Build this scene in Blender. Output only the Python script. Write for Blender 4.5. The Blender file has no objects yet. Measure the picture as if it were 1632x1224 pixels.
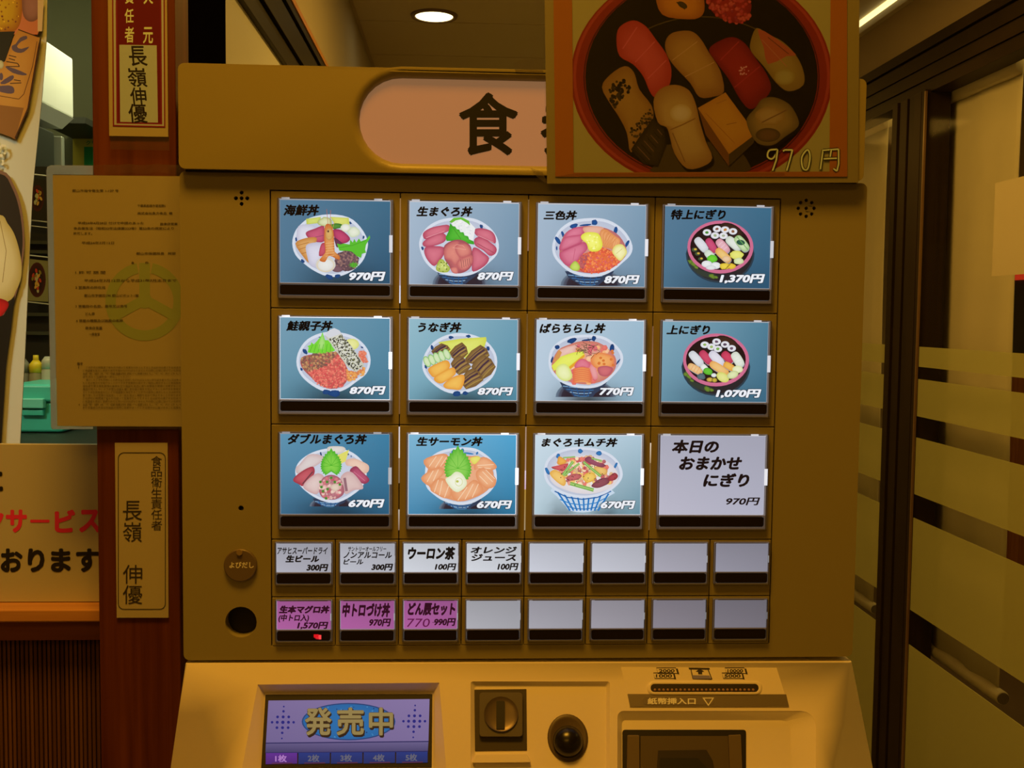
import bpy, bmesh, math, random
from mathutils import Vector, Matrix
from mathutils.geometry import tessellate_polygon
random.seed(7)
C = bpy.context.scene.collection
sc = bpy.context.scene
# ------------------------------------------------------------------ camera, world, lights, exposure
FPX = 1693.27; CX, CY = 816.0, 612.0
YAW, PITCH, ROLL = 0.0526, -0.0629, -0.0112
CAM = Vector((0.1517, -0.8789, 1.4496))
_f = Vector((math.sin(YAW)*math.cos(PITCH), math.cos(YAW)*math.cos(PITCH), math.sin(PITCH)))
_r = Vector((math.cos(YAW), -math.sin(YAW), 0)); _d = _f.cross(_r)
if _d.z > 0: _d = -_d
RT = _r*math.cos(ROLL) + _d*math.sin(ROLL); DN = -_r*math.sin(ROLL) + _d*math.cos(ROLL); FW = _f
cd = bpy.data.cameras.new('camera'); cam = bpy.data.objects.new('camera', cd); C.objects.link(cam)
cd.sensor_width = 36; cd.lens = 36*FPX/1632; cd.clip_start = 0.01
Mx = Matrix((RT, -DN, -FW)).transposed().to_4x4(); Mx.translation = CAM; cam.matrix_world = Mx
sc.camera = cam
sc.view_settings.view_transform = 'Standard'; sc.view_settings.look = 'None'
sc.view_settings.exposure = 0; sc.view_settings.gamma = 1; sc.view_settings.use_curve_mapping = False
w = bpy.data.worlds.new('world'); sc.world = w; w.use_nodes = True
w.node_tree.nodes['Background'].inputs[0].default_value = (1, .5, .08, 1)
w.node_tree.nodes['Background'].inputs[1].default_value = 0.03
WARM = (1, .45, .034)
def area(name, loc, rot, sx, sy, power, col=WARM, spread=math.pi):
    l = bpy.data.lights.new(name, 'AREA'); l.shape = 'RECTANGLE'; l.size = sx; l.size_y = sy
    l.energy = power; l.color = col; l.spread = spread
    o = bpy.data.objects.new(name, l); C.objects.link(o); o.location = loc; o.rotation_euler = rot
    return o
P2 = math.pi
area('room_light', (-.02, -.55, 2.70), (0, 0, 0), .6, .35, 17.5)
area('room_light', (-.3, -2.4, 2.70), (0, 0, 0), 1.2, .8, 9)
area('unseen_kitchen_side_light', (-.75, 1.1, 2.45), (0, 0, 0), .9, .5, 7, (1, .97, .50))
banner_fill = area('unseen_kitchen_side_light', (-1.0, -.35, 2.3), (0, 0, 0), .3, .3, .8, (1, .93, .55), math.radians(40))  # added unseen lamp aimed at the food banner, no kitchen fixture
banner_fill.rotation_euler = (Vector((-.62, .3, 1.60))-banner_fill.location).to_track_quat('-Z', 'Y').to_euler()
area('hood_fill_light', (-.42, 1.7, 2.40), (0, math.radians(64), 0), .25, .5, 4.2, (1, .98, .56), math.radians(90))  # unseen lamp added to brighten the range hood
area('corridor_fill_light', (.55, 1.15, 2.25), (0, 0, 0), .3, .5, 8, (1, .53, .075))  # lamp added out of view to brighten the right banner and ceiling
area('corridor_fill_light', (.5, 3.6, 2.25), (0, 0, 0), .4, .6, 6, (1, .53, .075))  # second added fill lamp, hidden behind the machine header
area('outside_light', (1.9, .9, 2.6), (0, math.radians(25), 0), .5, 2.2, 9, (1, .62, .12))  # area light over the space beyond the right glass

# ------------------------------------------------------------------ helpers
def lin1(c):
    c = max(0, min(255, c))/255
    return c/12.92 if c <= .04045 else ((c+.055)/1.055)**2.4
def lin(c): return (lin1(c[0]), lin1(c[1]), lin1(c[2]))
LW = (.24, .105, .0075)          # colour of the warm room light, used to tell a print's own colour
def unlit(c, k=1.0):
    l = lin(c)
    if max(c) < 66 and c[0] < c[1]*3.2: v = min(.5, l[0]/(LW[0]*k)+.004); return (v, v*.85, v*.7)
    return tuple(max(.0015, min(.88, l[i]/(LW[i]*k))) for i in range(3))
MATS = {}
def mat(name, col, rough=.5, metal=0, noise=0, nscale=40, bump=0, bscale=200, emit=0, spec=.5, alpha=1, coat=0):
    if name in MATS: return MATS[name]
    m = bpy.data.materials.new(name); m.use_nodes = True; nt = m.node_tree; b = nt.nodes['Principled BSDF']
    c = tuple(col)+(1,)
    b.inputs['Base Color'].default_value = c; b.inputs['Roughness'].default_value = rough
    b.inputs['Metallic'].default_value = metal; b.inputs['Specular IOR Level'].default_value = spec
    b.inputs['Alpha'].default_value = alpha; b.inputs['Coat Weight'].default_value = coat
    if emit: b.inputs['Emission Color'].default_value = c; b.inputs['Emission Strength'].default_value = emit
    tc = nt.nodes.new('ShaderNodeTexCoord')
    if noise:
        n = nt.nodes.new('ShaderNodeTexNoise'); n.inputs['Scale'].default_value = nscale; n.inputs['Detail'].default_value = 3
        mr = nt.nodes.new('ShaderNodeMapRange'); mr.inputs[3].default_value = 1-noise; mr.inputs[4].default_value = 1+noise
        mx = nt.nodes.new('ShaderNodeMix'); mx.data_type = 'RGBA'; mx.blend_type = 'MULTIPLY'; mx.inputs[0].default_value = 1
        nt.links.new(tc.outputs['Object'], n.inputs['Vector']); nt.links.new(n.outputs[0], mr.inputs[0])
        mx.inputs[6].default_value = c; nt.links.new(mr.outputs[0], mx.inputs[7]); nt.links.new(mx.outputs[2], b.inputs['Base Color'])
    if bump:
        n = nt.nodes.new('ShaderNodeTexNoise'); n.inputs['Scale'].default_value = bscale
        bp = nt.nodes.new('ShaderNodeBump'); bp.inputs['Strength'].default_value = bump; bp.inputs['Distance'].default_value = .001
        nt.links.new(tc.outputs['Object'], n.inputs['Vector']); nt.links.new(n.outputs[0], bp.inputs['Height']); nt.links.new(bp.outputs[0], b.inputs['Normal'])
    MATS[name] = m; return m
def wood(name, c1, c2, stretch=(60, 60, 2.2), rough=.45, scale=1.0):
    m = bpy.data.materials.new(name); m.use_nodes = True; nt = m.node_tree; b = nt.nodes['Principled BSDF']; b.inputs['Specular IOR Level'].default_value = .18
    tc = nt.nodes.new('ShaderNodeTexCoord'); mp = nt.nodes.new('ShaderNodeMapping'); mp.inputs['Scale'].default_value = stretch
    n = nt.nodes.new('ShaderNodeTexNoise'); n.inputs['Scale'].default_value = scale; n.inputs['Detail'].default_value = 6; n.inputs['Distortion'].default_value = .6
    n2 = nt.nodes.new('ShaderNodeTexNoise'); n2.inputs['Scale'].default_value = scale*4; n2.inputs['Detail'].default_value = 3
    ad = nt.nodes.new('ShaderNodeMath'); ad.operation = 'MULTIPLY_ADD'; ad.inputs[1].default_value = .35
    cr = nt.nodes.new('ShaderNodeValToRGB'); cr.color_ramp.elements[0].color = tuple(c1)+(1,); cr.color_ramp.elements[1].color = tuple(c2)+(1,)
    cr.color_ramp.elements[0].position = .45; cr.color_ramp.elements[1].position = .85
    nt.links.new(tc.outputs['Object'], mp.inputs[0]); nt.links.new(mp.outputs[0], n.inputs['Vector']); nt.links.new(mp.outputs[0], n2.inputs['Vector'])
    nt.links.new(n2.outputs[0], ad.inputs[0]); nt.links.new(n.outputs[0], ad.inputs[2]); nt.links.new(ad.outputs[0], cr.inputs[0])
    nt.links.new(cr.outputs[0], b.inputs['Base Color']); b.inputs['Roughness'].default_value = rough
    return m
def glassmat(name, col, clear=.9, rough=.05, diffuse=False, trans=False):
    """thin sheet: mix of transparent with glossy or translucent"""
    m = bpy.data.materials.new(name); m.use_nodes = True; nt = m.node_tree; nt.nodes.clear()
    out = nt.nodes.new('ShaderNodeOutputMaterial'); mx = nt.nodes.new('ShaderNodeMixShader'); tr = nt.nodes.new('ShaderNodeBsdfTransparent')
    if diffuse or trans:
        g = nt.nodes.new('ShaderNodeBsdfTranslucent' if trans else 'ShaderNodeBsdfDiffuse')
    else:
        g = nt.nodes.new('ShaderNodeBsdfGlossy'); g.inputs['Roughness'].default_value = rough
    g.inputs['Color'].default_value = tuple(col)+(1,)
    mx.inputs[0].default_value = 1-clear
    nt.links.new(tr.outputs[0], mx.inputs[1]); nt.links.new(g.outputs[0], mx.inputs[2]); nt.links.new(mx.outputs[0], out.inputs[0])
    return m
def attrmat(name, emit, rough=.4, gain=1.0, coat=0):
    m = bpy.data.materials.new(name); m.use_nodes = True; nt = m.node_tree; b = nt.nodes['Principled BSDF']
    a = nt.nodes.new('ShaderNodeAttribute'); a.attribute_name = 'Col'
    b.inputs['Roughness'].default_value = rough; b.inputs['Coat Weight'].default_value = coat
    if emit:
        b.inputs['Base Color'].default_value = (.004, .004, .004, 1); b.inputs['Specular IOR Level'].default_value = .2
        nt.links.new(a.outputs['Color'], b.inputs['Emission Color']); b.inputs['Emission Strength'].default_value = gain
    else:
        nt.links.new(a.outputs['Color'], b.inputs['Base Color']); b.inputs['Specular IOR Level'].default_value = .25
    return m

WPOS = {}
def _place(o, c, parent):
    WPOS[o.name] = Vector(c)
    if parent is not None:
        o.parent = parent; o.location = Vector(c)-WPOS[parent.name]
    else: o.location = c
def tag(o, label=None, cat=None, group=None, kind=None):
    if label: o['label'] = label
    if cat: o['category'] = cat
    if group: o['group'] = group
    if kind: o['kind'] = kind
    return o
def empty(name, loc, label=None, cat=None, group=None):
    o = bpy.data.objects.new(name, None); C.objects.link(o); o.empty_display_size = .05
    _place(o, loc, None); return tag(o, label, cat, group)

class MB:
    def __init__(s): s.v = []; s.f = []; s.m = []; s.c = []
    def add(s, pts, mi=0, cols=None):
        n = len(s.v); s.v += [Vector(p) for p in pts]; s.f.append(tuple(range(n, n+len(pts)))); s.m.append(mi); s.c.append(cols)
    def mesh(s, vs, fs, mi=0):
        n = len(s.v); s.v += [Vector(p) for p in vs]
        for f in fs: s.f.append(tuple(i+n for i in f)); s.m.append(mi); s.c.append(None)
    def box(s, x0, x1, y0, y1, z0, z1, mi=0):
        vs = [(x, y, z) for x in (x0, x1) for y in (y0, y1) for z in (z0, z1)]
        s.mesh(vs, [(0, 1, 3, 2), (4, 6, 7, 5), (0, 4, 5, 1), (2, 3, 7, 6), (0, 2, 6, 4), (1, 5, 7, 3)], mi)
    def prism(s, loop, d, mi=0):
        """loop: list of 3-D points (planar), d: extrusion vector"""
        n = len(loop); L = [Vector(p) for p in loop]; d = Vector(d)
        tris = tessellate_polygon([L]); vs = L+[p+d for p in L]
        fs = [tuple(t) for t in tris]+[tuple(i+n for i in reversed(t)) for t in tris]
        fs += [(i, (i+1) % n, (i+1) % n+n, i+n) for i in range(n)]
        s.mesh(vs, fs, mi)
    def lathe(s, prof, o, u, v, ax, n=24, mi=0):
        """prof: list of (radius, height) along ax"""
        o, u, v, ax = Vector(o), Vector(u), Vector(v), Vector(ax); vs = []; fs = []
        for r, h in prof:
            for k in range(n):
                a = 2*math.pi*k/n; vs.append(o+u*(r*math.cos(a))+v*(r*math.sin(a))+ax*h)
        for i in range(len(prof)-1):
            for k in range(n):
                k2 = (k+1) % n; fs.append((i*n+k, i*n+k2, (i+1)*n+k2, (i+1)*n+k))
        fs.append(tuple(range(n))[::-1]); fs.append(tuple(range((len(prof)-1)*n, len(prof)*n)))
        s.mesh(vs, fs, mi)
    def build(s, name, mats, parent=None, bevel=0, seg=2, smooth=False, fix=True, merge=False, **kw):
        if not isinstance(mats, (list, tuple)): mats = [mats]
        lo = Vector([min(p[i] for p in s.v) for i in range(3)]); hi = Vector([max(p[i] for p in s.v) for i in range(3)]); c = (lo+hi)/2
        me = bpy.data.meshes.new(name); me.from_pydata([tuple(p-c) for p in s.v], [], s.f)
        for m in mats: me.materials.append(m)
        for p, mi in zip(me.polygons, s.m): p.material_index = mi
        if any(x is not None for x in s.c):
            ca = me.color_attributes.new('Col', 'FLOAT_COLOR', 'CORNER'); li = 0; buf = []
            for p, cc in zip(me.polygons, s.c):
                for k in range(p.loop_total):
                    q = cc[k] if cc else (0, 0, 0); buf += [q[0], q[1], q[2], 1.0]
            ca.data.foreach_set('color', buf)
        elif fix or merge:
            bm = bmesh.new(); bm.from_mesh(me)
            if merge: bmesh.ops.remove_doubles(bm, verts=bm.verts, dist=1e-6)
            if fix: bmesh.ops.recalc_face_normals(bm, faces=bm.faces)
            bm.to_mesh(me); bm.free()
        o = bpy.data.objects.new(name, me); C.objects.link(o); _place(o, c, parent)
        if bevel:
            md = o.modifiers.new('bevel', 'BEVEL'); md.width = bevel; md.segments = seg; md.limit_method = 'ANGLE'; md.angle_limit = .6; md.harden_normals = True
            me.shade_smooth()
        elif smooth: me.shade_smooth()
        return tag(o, **kw)

class Plane:
    def __init__(s, o, u, v, n): s.o, s.u, s.v, s.n = Vector(o), Vector(u).normalized(), Vector(v).normalized(), Vector(n).normalized()
    def ab(s, px, py, h=0):
        d = RT*((px-CX)/FPX)+DN*((py-CY)/FPX)+FW
        o = s.o+s.n*h; t = (o-CAM).dot(s.n)/d.dot(s.n); p = CAM+d*t-o
        return p.dot(s.u), p.dot(s.v)
    def w(s, a, b, h=0): return s.o+s.u*a+s.v*b+s.n*h
    def px(s, px, py, h=0):
        a, b = s.ab(px, py, h); return s.w(a, b, h)
def face(Y): return Plane((0, Y, 0), (1, 0, 0), (0, 0, 1), (0, -1, 0))
def wp(px, py, Y): return face(Y).px(px, py)
def rr(x0, y0, x1, y1, r, n=5):
    if not isinstance(r, (list, tuple)): r = [r]*4
    o = []
    for (cx, cy, sx, sy, a0), q in zip(((x0, y0, 1, 1, 180), (x1, y0, -1, 1, 270), (x1, y1, -1, -1, 0), (x0, y1, 1, -1, 90)), r):
        for k in range(n+1):
            a = math.radians(a0+90*k/n); o.append((cx+sx*q+q*math.cos(a), cy+sy*q+q*math.sin(a)))
    return o
def circ(cx, cy, r, n=20, ry=None):
    ry = ry or r; return [(cx+r*math.cos(2*math.pi*k/n), cy+ry*math.sin(2*math.pi*k/n)) for k in range(n)]
def smoothl(pts, k=3):
    o = []; n = len(pts)
    for i in range(n):
        p0, p1, p2, p3 = pts[i-1], pts[i], pts[(i+1) % n], pts[(i+2) % n]
        for j in range(k):
            t = j/k
            o.append(tuple(.5*(2*p1[a]+(p2[a]-p0[a])*t+(2*p0[a]-5*p1[a]+4*p2[a]-p3[a])*t*t+(3*p1[a]-p0[a]-3*p2[a]+p3[a])*t**3) for a in (0, 1)))
    return o
_TX = {}
def glyphs(s, bold=0):
    k = (s, bold)
    if k not in _TX:
        c = bpy.data.curves.new('t', 'FONT'); c.body = s; c.size = 1; c.offset = bold; c.resolution_u = 3
        o = bpy.data.objects.new('t', c); C.objects.link(o)
        me = o.to_mesh(); vs = [(v.co.x, v.co.y) for v in me.vertices]; fs = [tuple(p.vertices) for p in me.polygons]
        o.to_mesh_clear(); bpy.data.objects.remove(o); bpy.data.curves.remove(c); _TX[k] = (vs, fs)
    return _TX[k]

class Pic:
    """flat print: coloured polygons laid on a plane in printing order"""
    def __init__(s, plane, h, f=lin, step=3e-6):
        s.p = plane; s.h = h; s.mb = MB(); s.f = f; s.step = step; s.o = (0, 0, 1.0)
    def frame(s, ox, oy, k): s.o = (ox, oy, k); return s
    ymax = None
    def P(s, q):
        if s.ymax and q[1] > s.ymax: q = (q[0], s.ymax)
        a, b = s.p.ab(s.o[0]+q[0]/s.o[2], s.o[1]+q[1]/s.o[2], s.h); return s.p.w(a, b, s.h)
    def up(s): s.h += s.step
    def _face(s, pts, cols):
        if len(pts) < 3: return
        a = (pts[1]-pts[0]).cross(pts[2]-pts[1])
        if len(pts) == 3 and a.dot(s.p.n) < 0: pts = pts[::-1]; cols = cols[::-1]
        s.mb.add(pts, 0, cols)
    def poly(s, pts, c, sm=0):
        if sm: pts = smoothl(pts, sm)
        W = [s.P(q) for q in pts]; c = s.f(c)
        for t in tessellate_polygon([W]): s._face([W[i] for i in t], [c]*3)
        s.up()
    def fan(s, pts, cc, cr, sm=0, ctr=None, mid=.6):
        """centre colour to rim colour"""
        if sm: pts = smoothl(pts, sm)
        if ctr is None: ctr = (sum(p[0] for p in pts)/len(pts), sum(p[1] for p in pts)/len(pts))
        W = [s.P(q) for q in pts]; Mi = [s.P((ctr[0]+(q[0]-ctr[0])*mid, ctr[1]+(q[1]-ctr[1])*mid)) for q in pts]; c0 = s.P(ctr)
        a, b = s.f(cc), s.f(cr); m = tuple(a[i]*.72+b[i]*.28 for i in range(3)); n = len(W)
        for i in range(n):
            j = (i+1) % n
            s._face([c0, Mi[i], Mi[j]], [a, m, m]); s._face([Mi[i], W[i], W[j]], [m, b, b]); s._face([Mi[i], W[j], Mi[j]], [m, b, m])
        s.up()
    def line(s, a, b, wd, c):
        dx, dy = b[0]-a[0], b[1]-a[1]; L = math.hypot(dx, dy) or 1; nx, ny = -dy/L*wd/2, dx/L*wd/2
        s.poly([(a[0]+nx, a[1]+ny), (b[0]+nx, b[1]+ny), (b[0]-nx, b[1]-ny), (a[0]-nx, a[1]-ny)], c)
    def pline(s, pts, wd, c):
        for a, b in zip(pts, pts[1:]): s.line(a, b, wd, c)
    def loopline(s, pts, wd, c):
        n = len(pts); o = []; ii = []
        cx = sum(p[0] for p in pts)/n; cy = sum(p[1] for p in pts)/n
        for i in range(n):
            a, b = pts[i-1], pts[(i+1) % n]; dx, dy = b[0]-a[0], b[1]-a[1]; L = math.hypot(dx, dy) or 1
            nx, ny = -dy/L*wd/2, dx/L*wd/2; p = pts[i]
            o.append((p[0]+nx, p[1]+ny)); ii.append((p[0]-nx, p[1]-ny))
        cc = s.f(c)
        for i in range(n):
            j = (i+1) % n; q = [s.P(o[i]), s.P(o[j]), s.P(ii[j]), s.P(ii[i])]
            s._face([q[0], q[1], q[2]], [cc]*3); s._face([q[0], q[2], q[3]], [cc]*3)
        s.up()
    def ell(s, cx, cy, rx, ry, cc, cr=None, rot=0, n=18, jag=0):
        a = math.radians(rot); pts = []
        for k in range(n):
            t = 2*math.pi*k/n; j = 1+random.uniform(-jag, jag); x, y = rx*math.cos(t)*j, ry*math.sin(t)*j
            pts.append((cx+x*math.cos(a)-y*math.sin(a), cy+x*math.sin(a)+y*math.cos(a)))
        if cr is None: s.poly(pts, cc)
        else: s.fan(pts, cc, cr)
        return pts
    def grad(s, x0, y0, x1, y1, tl, tr, bl, br, nx=8, ny=7, dark=None, quad=None):
        T = [lin(c) for c in (tl, tr, bl, br)]; ff = s.f
        T = [ff(c) for c in (tl, tr, bl, br)]
        def cf(u, v):
            c = [((T[0][i]*(1-u)+T[1][i]*u)*(1-v)+(T[2][i]*(1-u)+T[3][i]*u)*v) for i in range(3)]
            if dark:
                for (du, dv, ru, rv, k) in dark:
                    g = math.exp(-((u-du)/ru)**2-((v-dv)/rv)**2)*k; c = [x*(1-g) for x in c]
            return tuple(c)
        def pf(u, v): return s.P((x0+(x1-x0)*u, y0+(y1-y0)*v))
        if quad:
            q = quad; pf = lambda u, v: s.P(tuple((q[0][i]*(1-u)+q[1][i]*u)*(1-v)+(q[3][i]*(1-u)+q[2][i]*u)*v for i in (0, 1)))
        for i in range(nx):
            for j in range(ny):
                u0, u1, v0, v1 = i/nx, (i+1)/nx, j/ny, (j+1)/ny
                s.mb.add([pf(u0, v1), pf(u1, v1), pf(u1, v0), pf(u0, v0)], 0, [cf(u0, v1), cf(u1, v1), cf(u1, v0), cf(u0, v0)])
        s.up()
    def grains(s, region, n, r, cols, hl=0):
        xs = [p[0] for p in region]; ys = [p[1] for p in region]; k = 0; tries = 0
        while k < n and tries < n*8:
            tries += 1; x, y = random.uniform(min(xs), max(xs)), random.uniform(min(ys), max(ys)); ins = False; j = len(region)-1
            for i in range(len(region)):
                if (ys[i] > y) != (ys[j] > y) and x < (xs[j]-xs[i])*(y-ys[i])/(ys[j]-ys[i])+xs[i]: ins = not ins
                j = i
            if not ins: continue
            c = random.choice(cols); q = r*random.uniform(.7, 1.2)
            pts = [(x+q*math.cos(t*math.pi/3), y+q*math.sin(t*math.pi/3)) for t in range(6)]
            if hl:
                W = [s.P(p) for p in pts]; c0 = s.P((x-q*.2, y-q*.3)); a = s.f(tuple(min(255, v+hl) for v in c)); b = s.f(c)
                for i in range(6): s._face([c0, W[i], W[(i+1) % 6]], [a, b, b])
                s.h += s.step*.4
            else: s.poly(pts, c); s.h -= s.step*.6
            k += 1
    def leaf(s, cx, cy, R, r, c1, c2, rot=0, n=26, sq=1.0, a0=0, a1=360):
        pts = []
        for k in range(n):
            t = math.radians(a0+(a1-a0)*k/(n-1 if a1-a0 < 360 else n)+rot); q = R if k % 2 else r
            pts.append((cx+q*math.cos(t), cy+q*math.sin(t)*sq))
        s.fan(pts, c1, c2)
        for k in range(1, n, 4): s.line((cx, cy), ((pts[k][0]+cx)/2, (pts[k][1]+cy)/2), 3, tuple(int(v*.85) for v in c2))
    def piece(s, pts, c1, c2, stripes=None, sc_=None, sm=3, w=5):
        """a slice of fish: shaded rounded outline with optional stripes"""
        s.fan(smoothl(pts, sm), c1, c2)
        if stripes:
            for (a, b) in stripes: s.line(a, b, w, sc_)
    def text(s, t, x0, y0, x1, y1, c, bold=.02, shear=0, out=None, ow=.05):
        def one(bd, cc, box):
            vs, fs = glyphs(t); V = [(x+shear*y, y) for x, y in vs]; cc = s.f(cc)
            X0, X1 = min(v[0] for v in V)-bd, max(v[0] for v in V)+bd; Y0, Y1 = min(v[1] for v in V)-bd, max(v[1] for v in V)+bd
            nd = 0 if bd < .012 else (6 if bd < .03 else 8)
            for k in range(max(1, nd)):
                ox, oy = (bd*math.cos(2*math.pi*k/nd+.4), bd*math.sin(2*math.pi*k/nd+.4)) if nd else (0, 0)
                W = [s.P((box[0]+(x+ox-X0)/(X1-X0)*(box[2]-box[0]), box[3]-(y+oy-Y0)/(Y1-Y0)*(box[3]-box[1]))) for x, y in V]
                for f in fs: s._face([W[i] for i in f], [cc]*len(f))
                s.h += s.step*.5
            s.up()
        if out:
            e = (y1-y0)*ow; one(bold+ow, out, (x0-e, y0-e, x1+e, y1+e))
        one(bold, c, (x0, y0, x1, y1))
    def vtext(s, chars, x0, x1, y0, y1, c, bold=.01, gap=.06, shear=0):
        n = len(chars); H = (y1-y0)/n
        for i, ch in enumerate(chars):
            if ch != ' ': s.text(ch, x0, y0+H*(i+gap/2), x1, y0+H*(i+1-gap/2), c, bold, shear)
    def sheet(s, pts, c): s.poly(pts, c)
    def build(s, name, m, parent=None, **kw): return s.mb.build(name, m, parent, fix=False, **kw)

def plate(plane, outer, holes, h0, h1, rev=0):
    """plate between h1 (front) and h0 (back) with through holes; loops in (a,b)"""
    mb = MB(); loops = [[Vector((a, b, 0)) for a, b in L] for L in [outer]+holes]
    flat = [p for L in loops for p in L]; tris = tessellate_polygon(loops)
    mb.mesh([plane.w(p.x, p.y, h1) for p in flat], [tuple(t) for t in tris])
    for L in loops:
        n = len(L); vs = [plane.w(p.x, p.y, h) for h in (h1, h0) for p in L]
        mb.mesh(vs, [(i, (i+1) % n, (i+1) % n+n, i+n) for i in range(n)])
    return mb
# ------------------------------------------------------------------ materials
cream = mat('console_cream_lit', (.88, .80, .74), .38, noise=.03, nscale=6, bump=.05, bscale=900)  # same plastic as the header, lightened to stand in for light from above
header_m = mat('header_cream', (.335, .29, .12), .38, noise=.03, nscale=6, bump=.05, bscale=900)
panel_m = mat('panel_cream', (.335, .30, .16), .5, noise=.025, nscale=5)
black = mat('black_plastic', (.006, .005, .005), .5)
brownwin = mat('smoked_window', (.010, .006, .004), .3)
gunmetal = mat('gunmetal', (.10, .085, .075), .5, noise=.1, nscale=60)
silver = mat('silver_strip', (.30, .26, .22), .35, .6)
ring_m = glassmat('clear_casing', (.20, .20, .26), .16, diffuse=True)
cover_m = glassmat('clear_cover', (1, 1, 1), .975, .12)
film_m = glassmat('laminate_film', (.8, .8, .8), .93, .22)
card_m = attrmat('backlit_print', True)
print_m = attrmat('paper_print', False, .55)
gloss_print = attrmat('laminated_print', False, .35, coat=.25)
dark_wood = wood('pillar_wood', (.085, .018, .005), (.17, .045, .010))
ledge_wood = wood('ledge_wood', (.50, .22, .07), (.65, .32, .10), (3, 60, 60))
rail_wood = wood('rail_wood', (.22, .07, .03), (.32, .11, .045), (3, 60, 60))
frame_brown = wood('bronze_frame', (.014, .008, .005), (.030, .017, .010), (200, 2, 2), .5)
F0 = face(0)
def fx(pts, plane=F0, h=0): return [plane.ab(x, y, h) for x, y in pts]

# ------------------------------------------------------------------ room shell
def struct(name, mb, m, **kw):
    o = mb.build(name, m, None, kind='structure', **kw); return o
wall_cream = mat('wall_cream', (.55, .50, .40), .8, noise=.03, nscale=3)
ceil_m = mat('ceiling_board', (.62, .56, .42), .85, noise=.04, nscale=2)
floor_m = mat('floor_tile', (.25, .2, .16), .5, noise=.1, nscale=5)
XW = 1.25; XL = -.125; CZ = 2.27
m_ = MB(); m_.box(-2.6, 3.2, -4.2, 5.2, -.1, 0); struct('floor', m_, floor_m)
m_ = MB(); m_.box(XL-.02, XW+.02, -.05, 5.2, CZ, CZ+.05); struct('ceiling', m_, ceil_m)
m_ = MB(); m_.box(-2.65, 3.2, -4.2, -.05, 2.75, 2.8); struct('ceiling_front', m_, ceil_m)
m_ = MB(); m_.box(XL-.02, 3.2, -.07, -.05, CZ, 2.75); struct('trim_8', m_, wall_cream)
for k in range(12):
    y = .62+k*.38
    m_ = MB(); m_.box(XL, XW, y, y+.372, CZ-.006, CZ); o = m_.build('ceiling_board', ceil_m, bpy.data.objects['ceiling'], bevel=.002)
m_ = MB(); m_.box(-2.6, 3.2, 5.0, 5.1, 0, CZ+.3); struct('wall_back', m_, wall_cream)
m_ = MB(); m_.box(-2.6, 3.2, -4.2, -4.1, 0, 2.7); struct('wall_front', m_, wall_cream)
kitchen_c = mat('kitchen_ceiling', (.5, .52, .42), .7)
# kitchen ceiling and walls (left, behind the counter)
m_ = MB(); m_.box(-2.65, XL-.02, -.07, 5.2, 2.50, 2.55); struct('ceiling_kitchen', m_, MATS['kitchen_ceiling'])
m_ = MB(); m_.box(-2.65, -2.6, -4.2, 5.2, 0, 2.55); struct('wall_left', m_, wall_cream)
# left glazed partition behind the machine: black post, glass pane, dark beam, wall above
m_ = MB(); m_.box(XL-.04, XL, .10, .425, 0, 2.5); struct('trim_1', m_, mat('black_post', (.004, .003, .003), .8, spec=0), bevel=.002)
m_ = MB(); m_.box(XL-.014, XL, .1, 5.0, 1.852, 1.875); m_.box(XL-.014, XL-.006, .1, 5, 1.875, 1.895); m_.box(XL-.014, XL, .1, 5, 1.895, 1.94)
m_.box(XL-.014, XL-.006, .1, 5, 1.94, 1.952); m_.box(XL-.014, XL, .1, 5, 1.952, 1.966)
struct('trim_2', m_, wood('black_frame', (.006, .004, .003), (.014, .009, .007), (200, 2, 2), .5), bevel=.001)
m_ = MB(); m_.box(XL-.014, XL+.002, .1, 5, 1.966, 1.976); struct('trim_3', m_, ledge_wood)
m_ = MB(); m_.box(XL-.05, XL-.01, .1, 5, 1.976, 2.5); struct('wall_partition', m_, wall_cream)
m_ = MB(); m_.box(XL-.012, XL-.008, .43, 5, .1, 1.852)
struct('window_1', m_, mat('frosted_grey', (.85, .88, .90), .45, bump=.4, bscale=60))
# right glazed wall
m_ = MB(); m_.box(XW, XW+.05, -4, 5, 1.985, 2.010); m_.box(XW+.006, XW+.05, -4, 5, 2.010, 2.018); m_.box(XW+.001, XW+.05, -4, 5, 2.018, 2.045); m_.box(XW+.007, XW+.05, -4, 5, 2.045, 2.052)
m_.box(XW+.002, XW+.05, -4, 5, 2.052, 2.084); m_.box(XW+.009, XW+.05, -4, 5, 2.084, 2.090); m_.box(XW, XW+.05, -4, 5, 2.090, 2.115)
struct('trim_4', m_, frame_brown, bevel=.001)
cove_m = mat('warm_wall_band', (.30, .235, .16), .8, noise=.04, nscale=6)
m_ = MB(); m_.box(XW+.01, XW+.06, -4, 5, 2.115, 2.232); struct('wall_right', m_, cove_m)
m_ = MB(); m_.box(XW-.005, XW+.06, -4, 5, 2.232, 2.252); struct('trim_5', m_, mat('grey_moulding', (.5, .47, .4), .5), bevel=.002)
m_ = MB(); m_.box(XW-.012, XW+.01, .9, 4.2, 2.256, 2.266)
tag(m_.build('strip_light', mat('strip_glow', (1, .8, .32), emit=1.6)), 'thin glowing warm strip light running along the ceiling edge above the right window wall', 'light')

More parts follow.
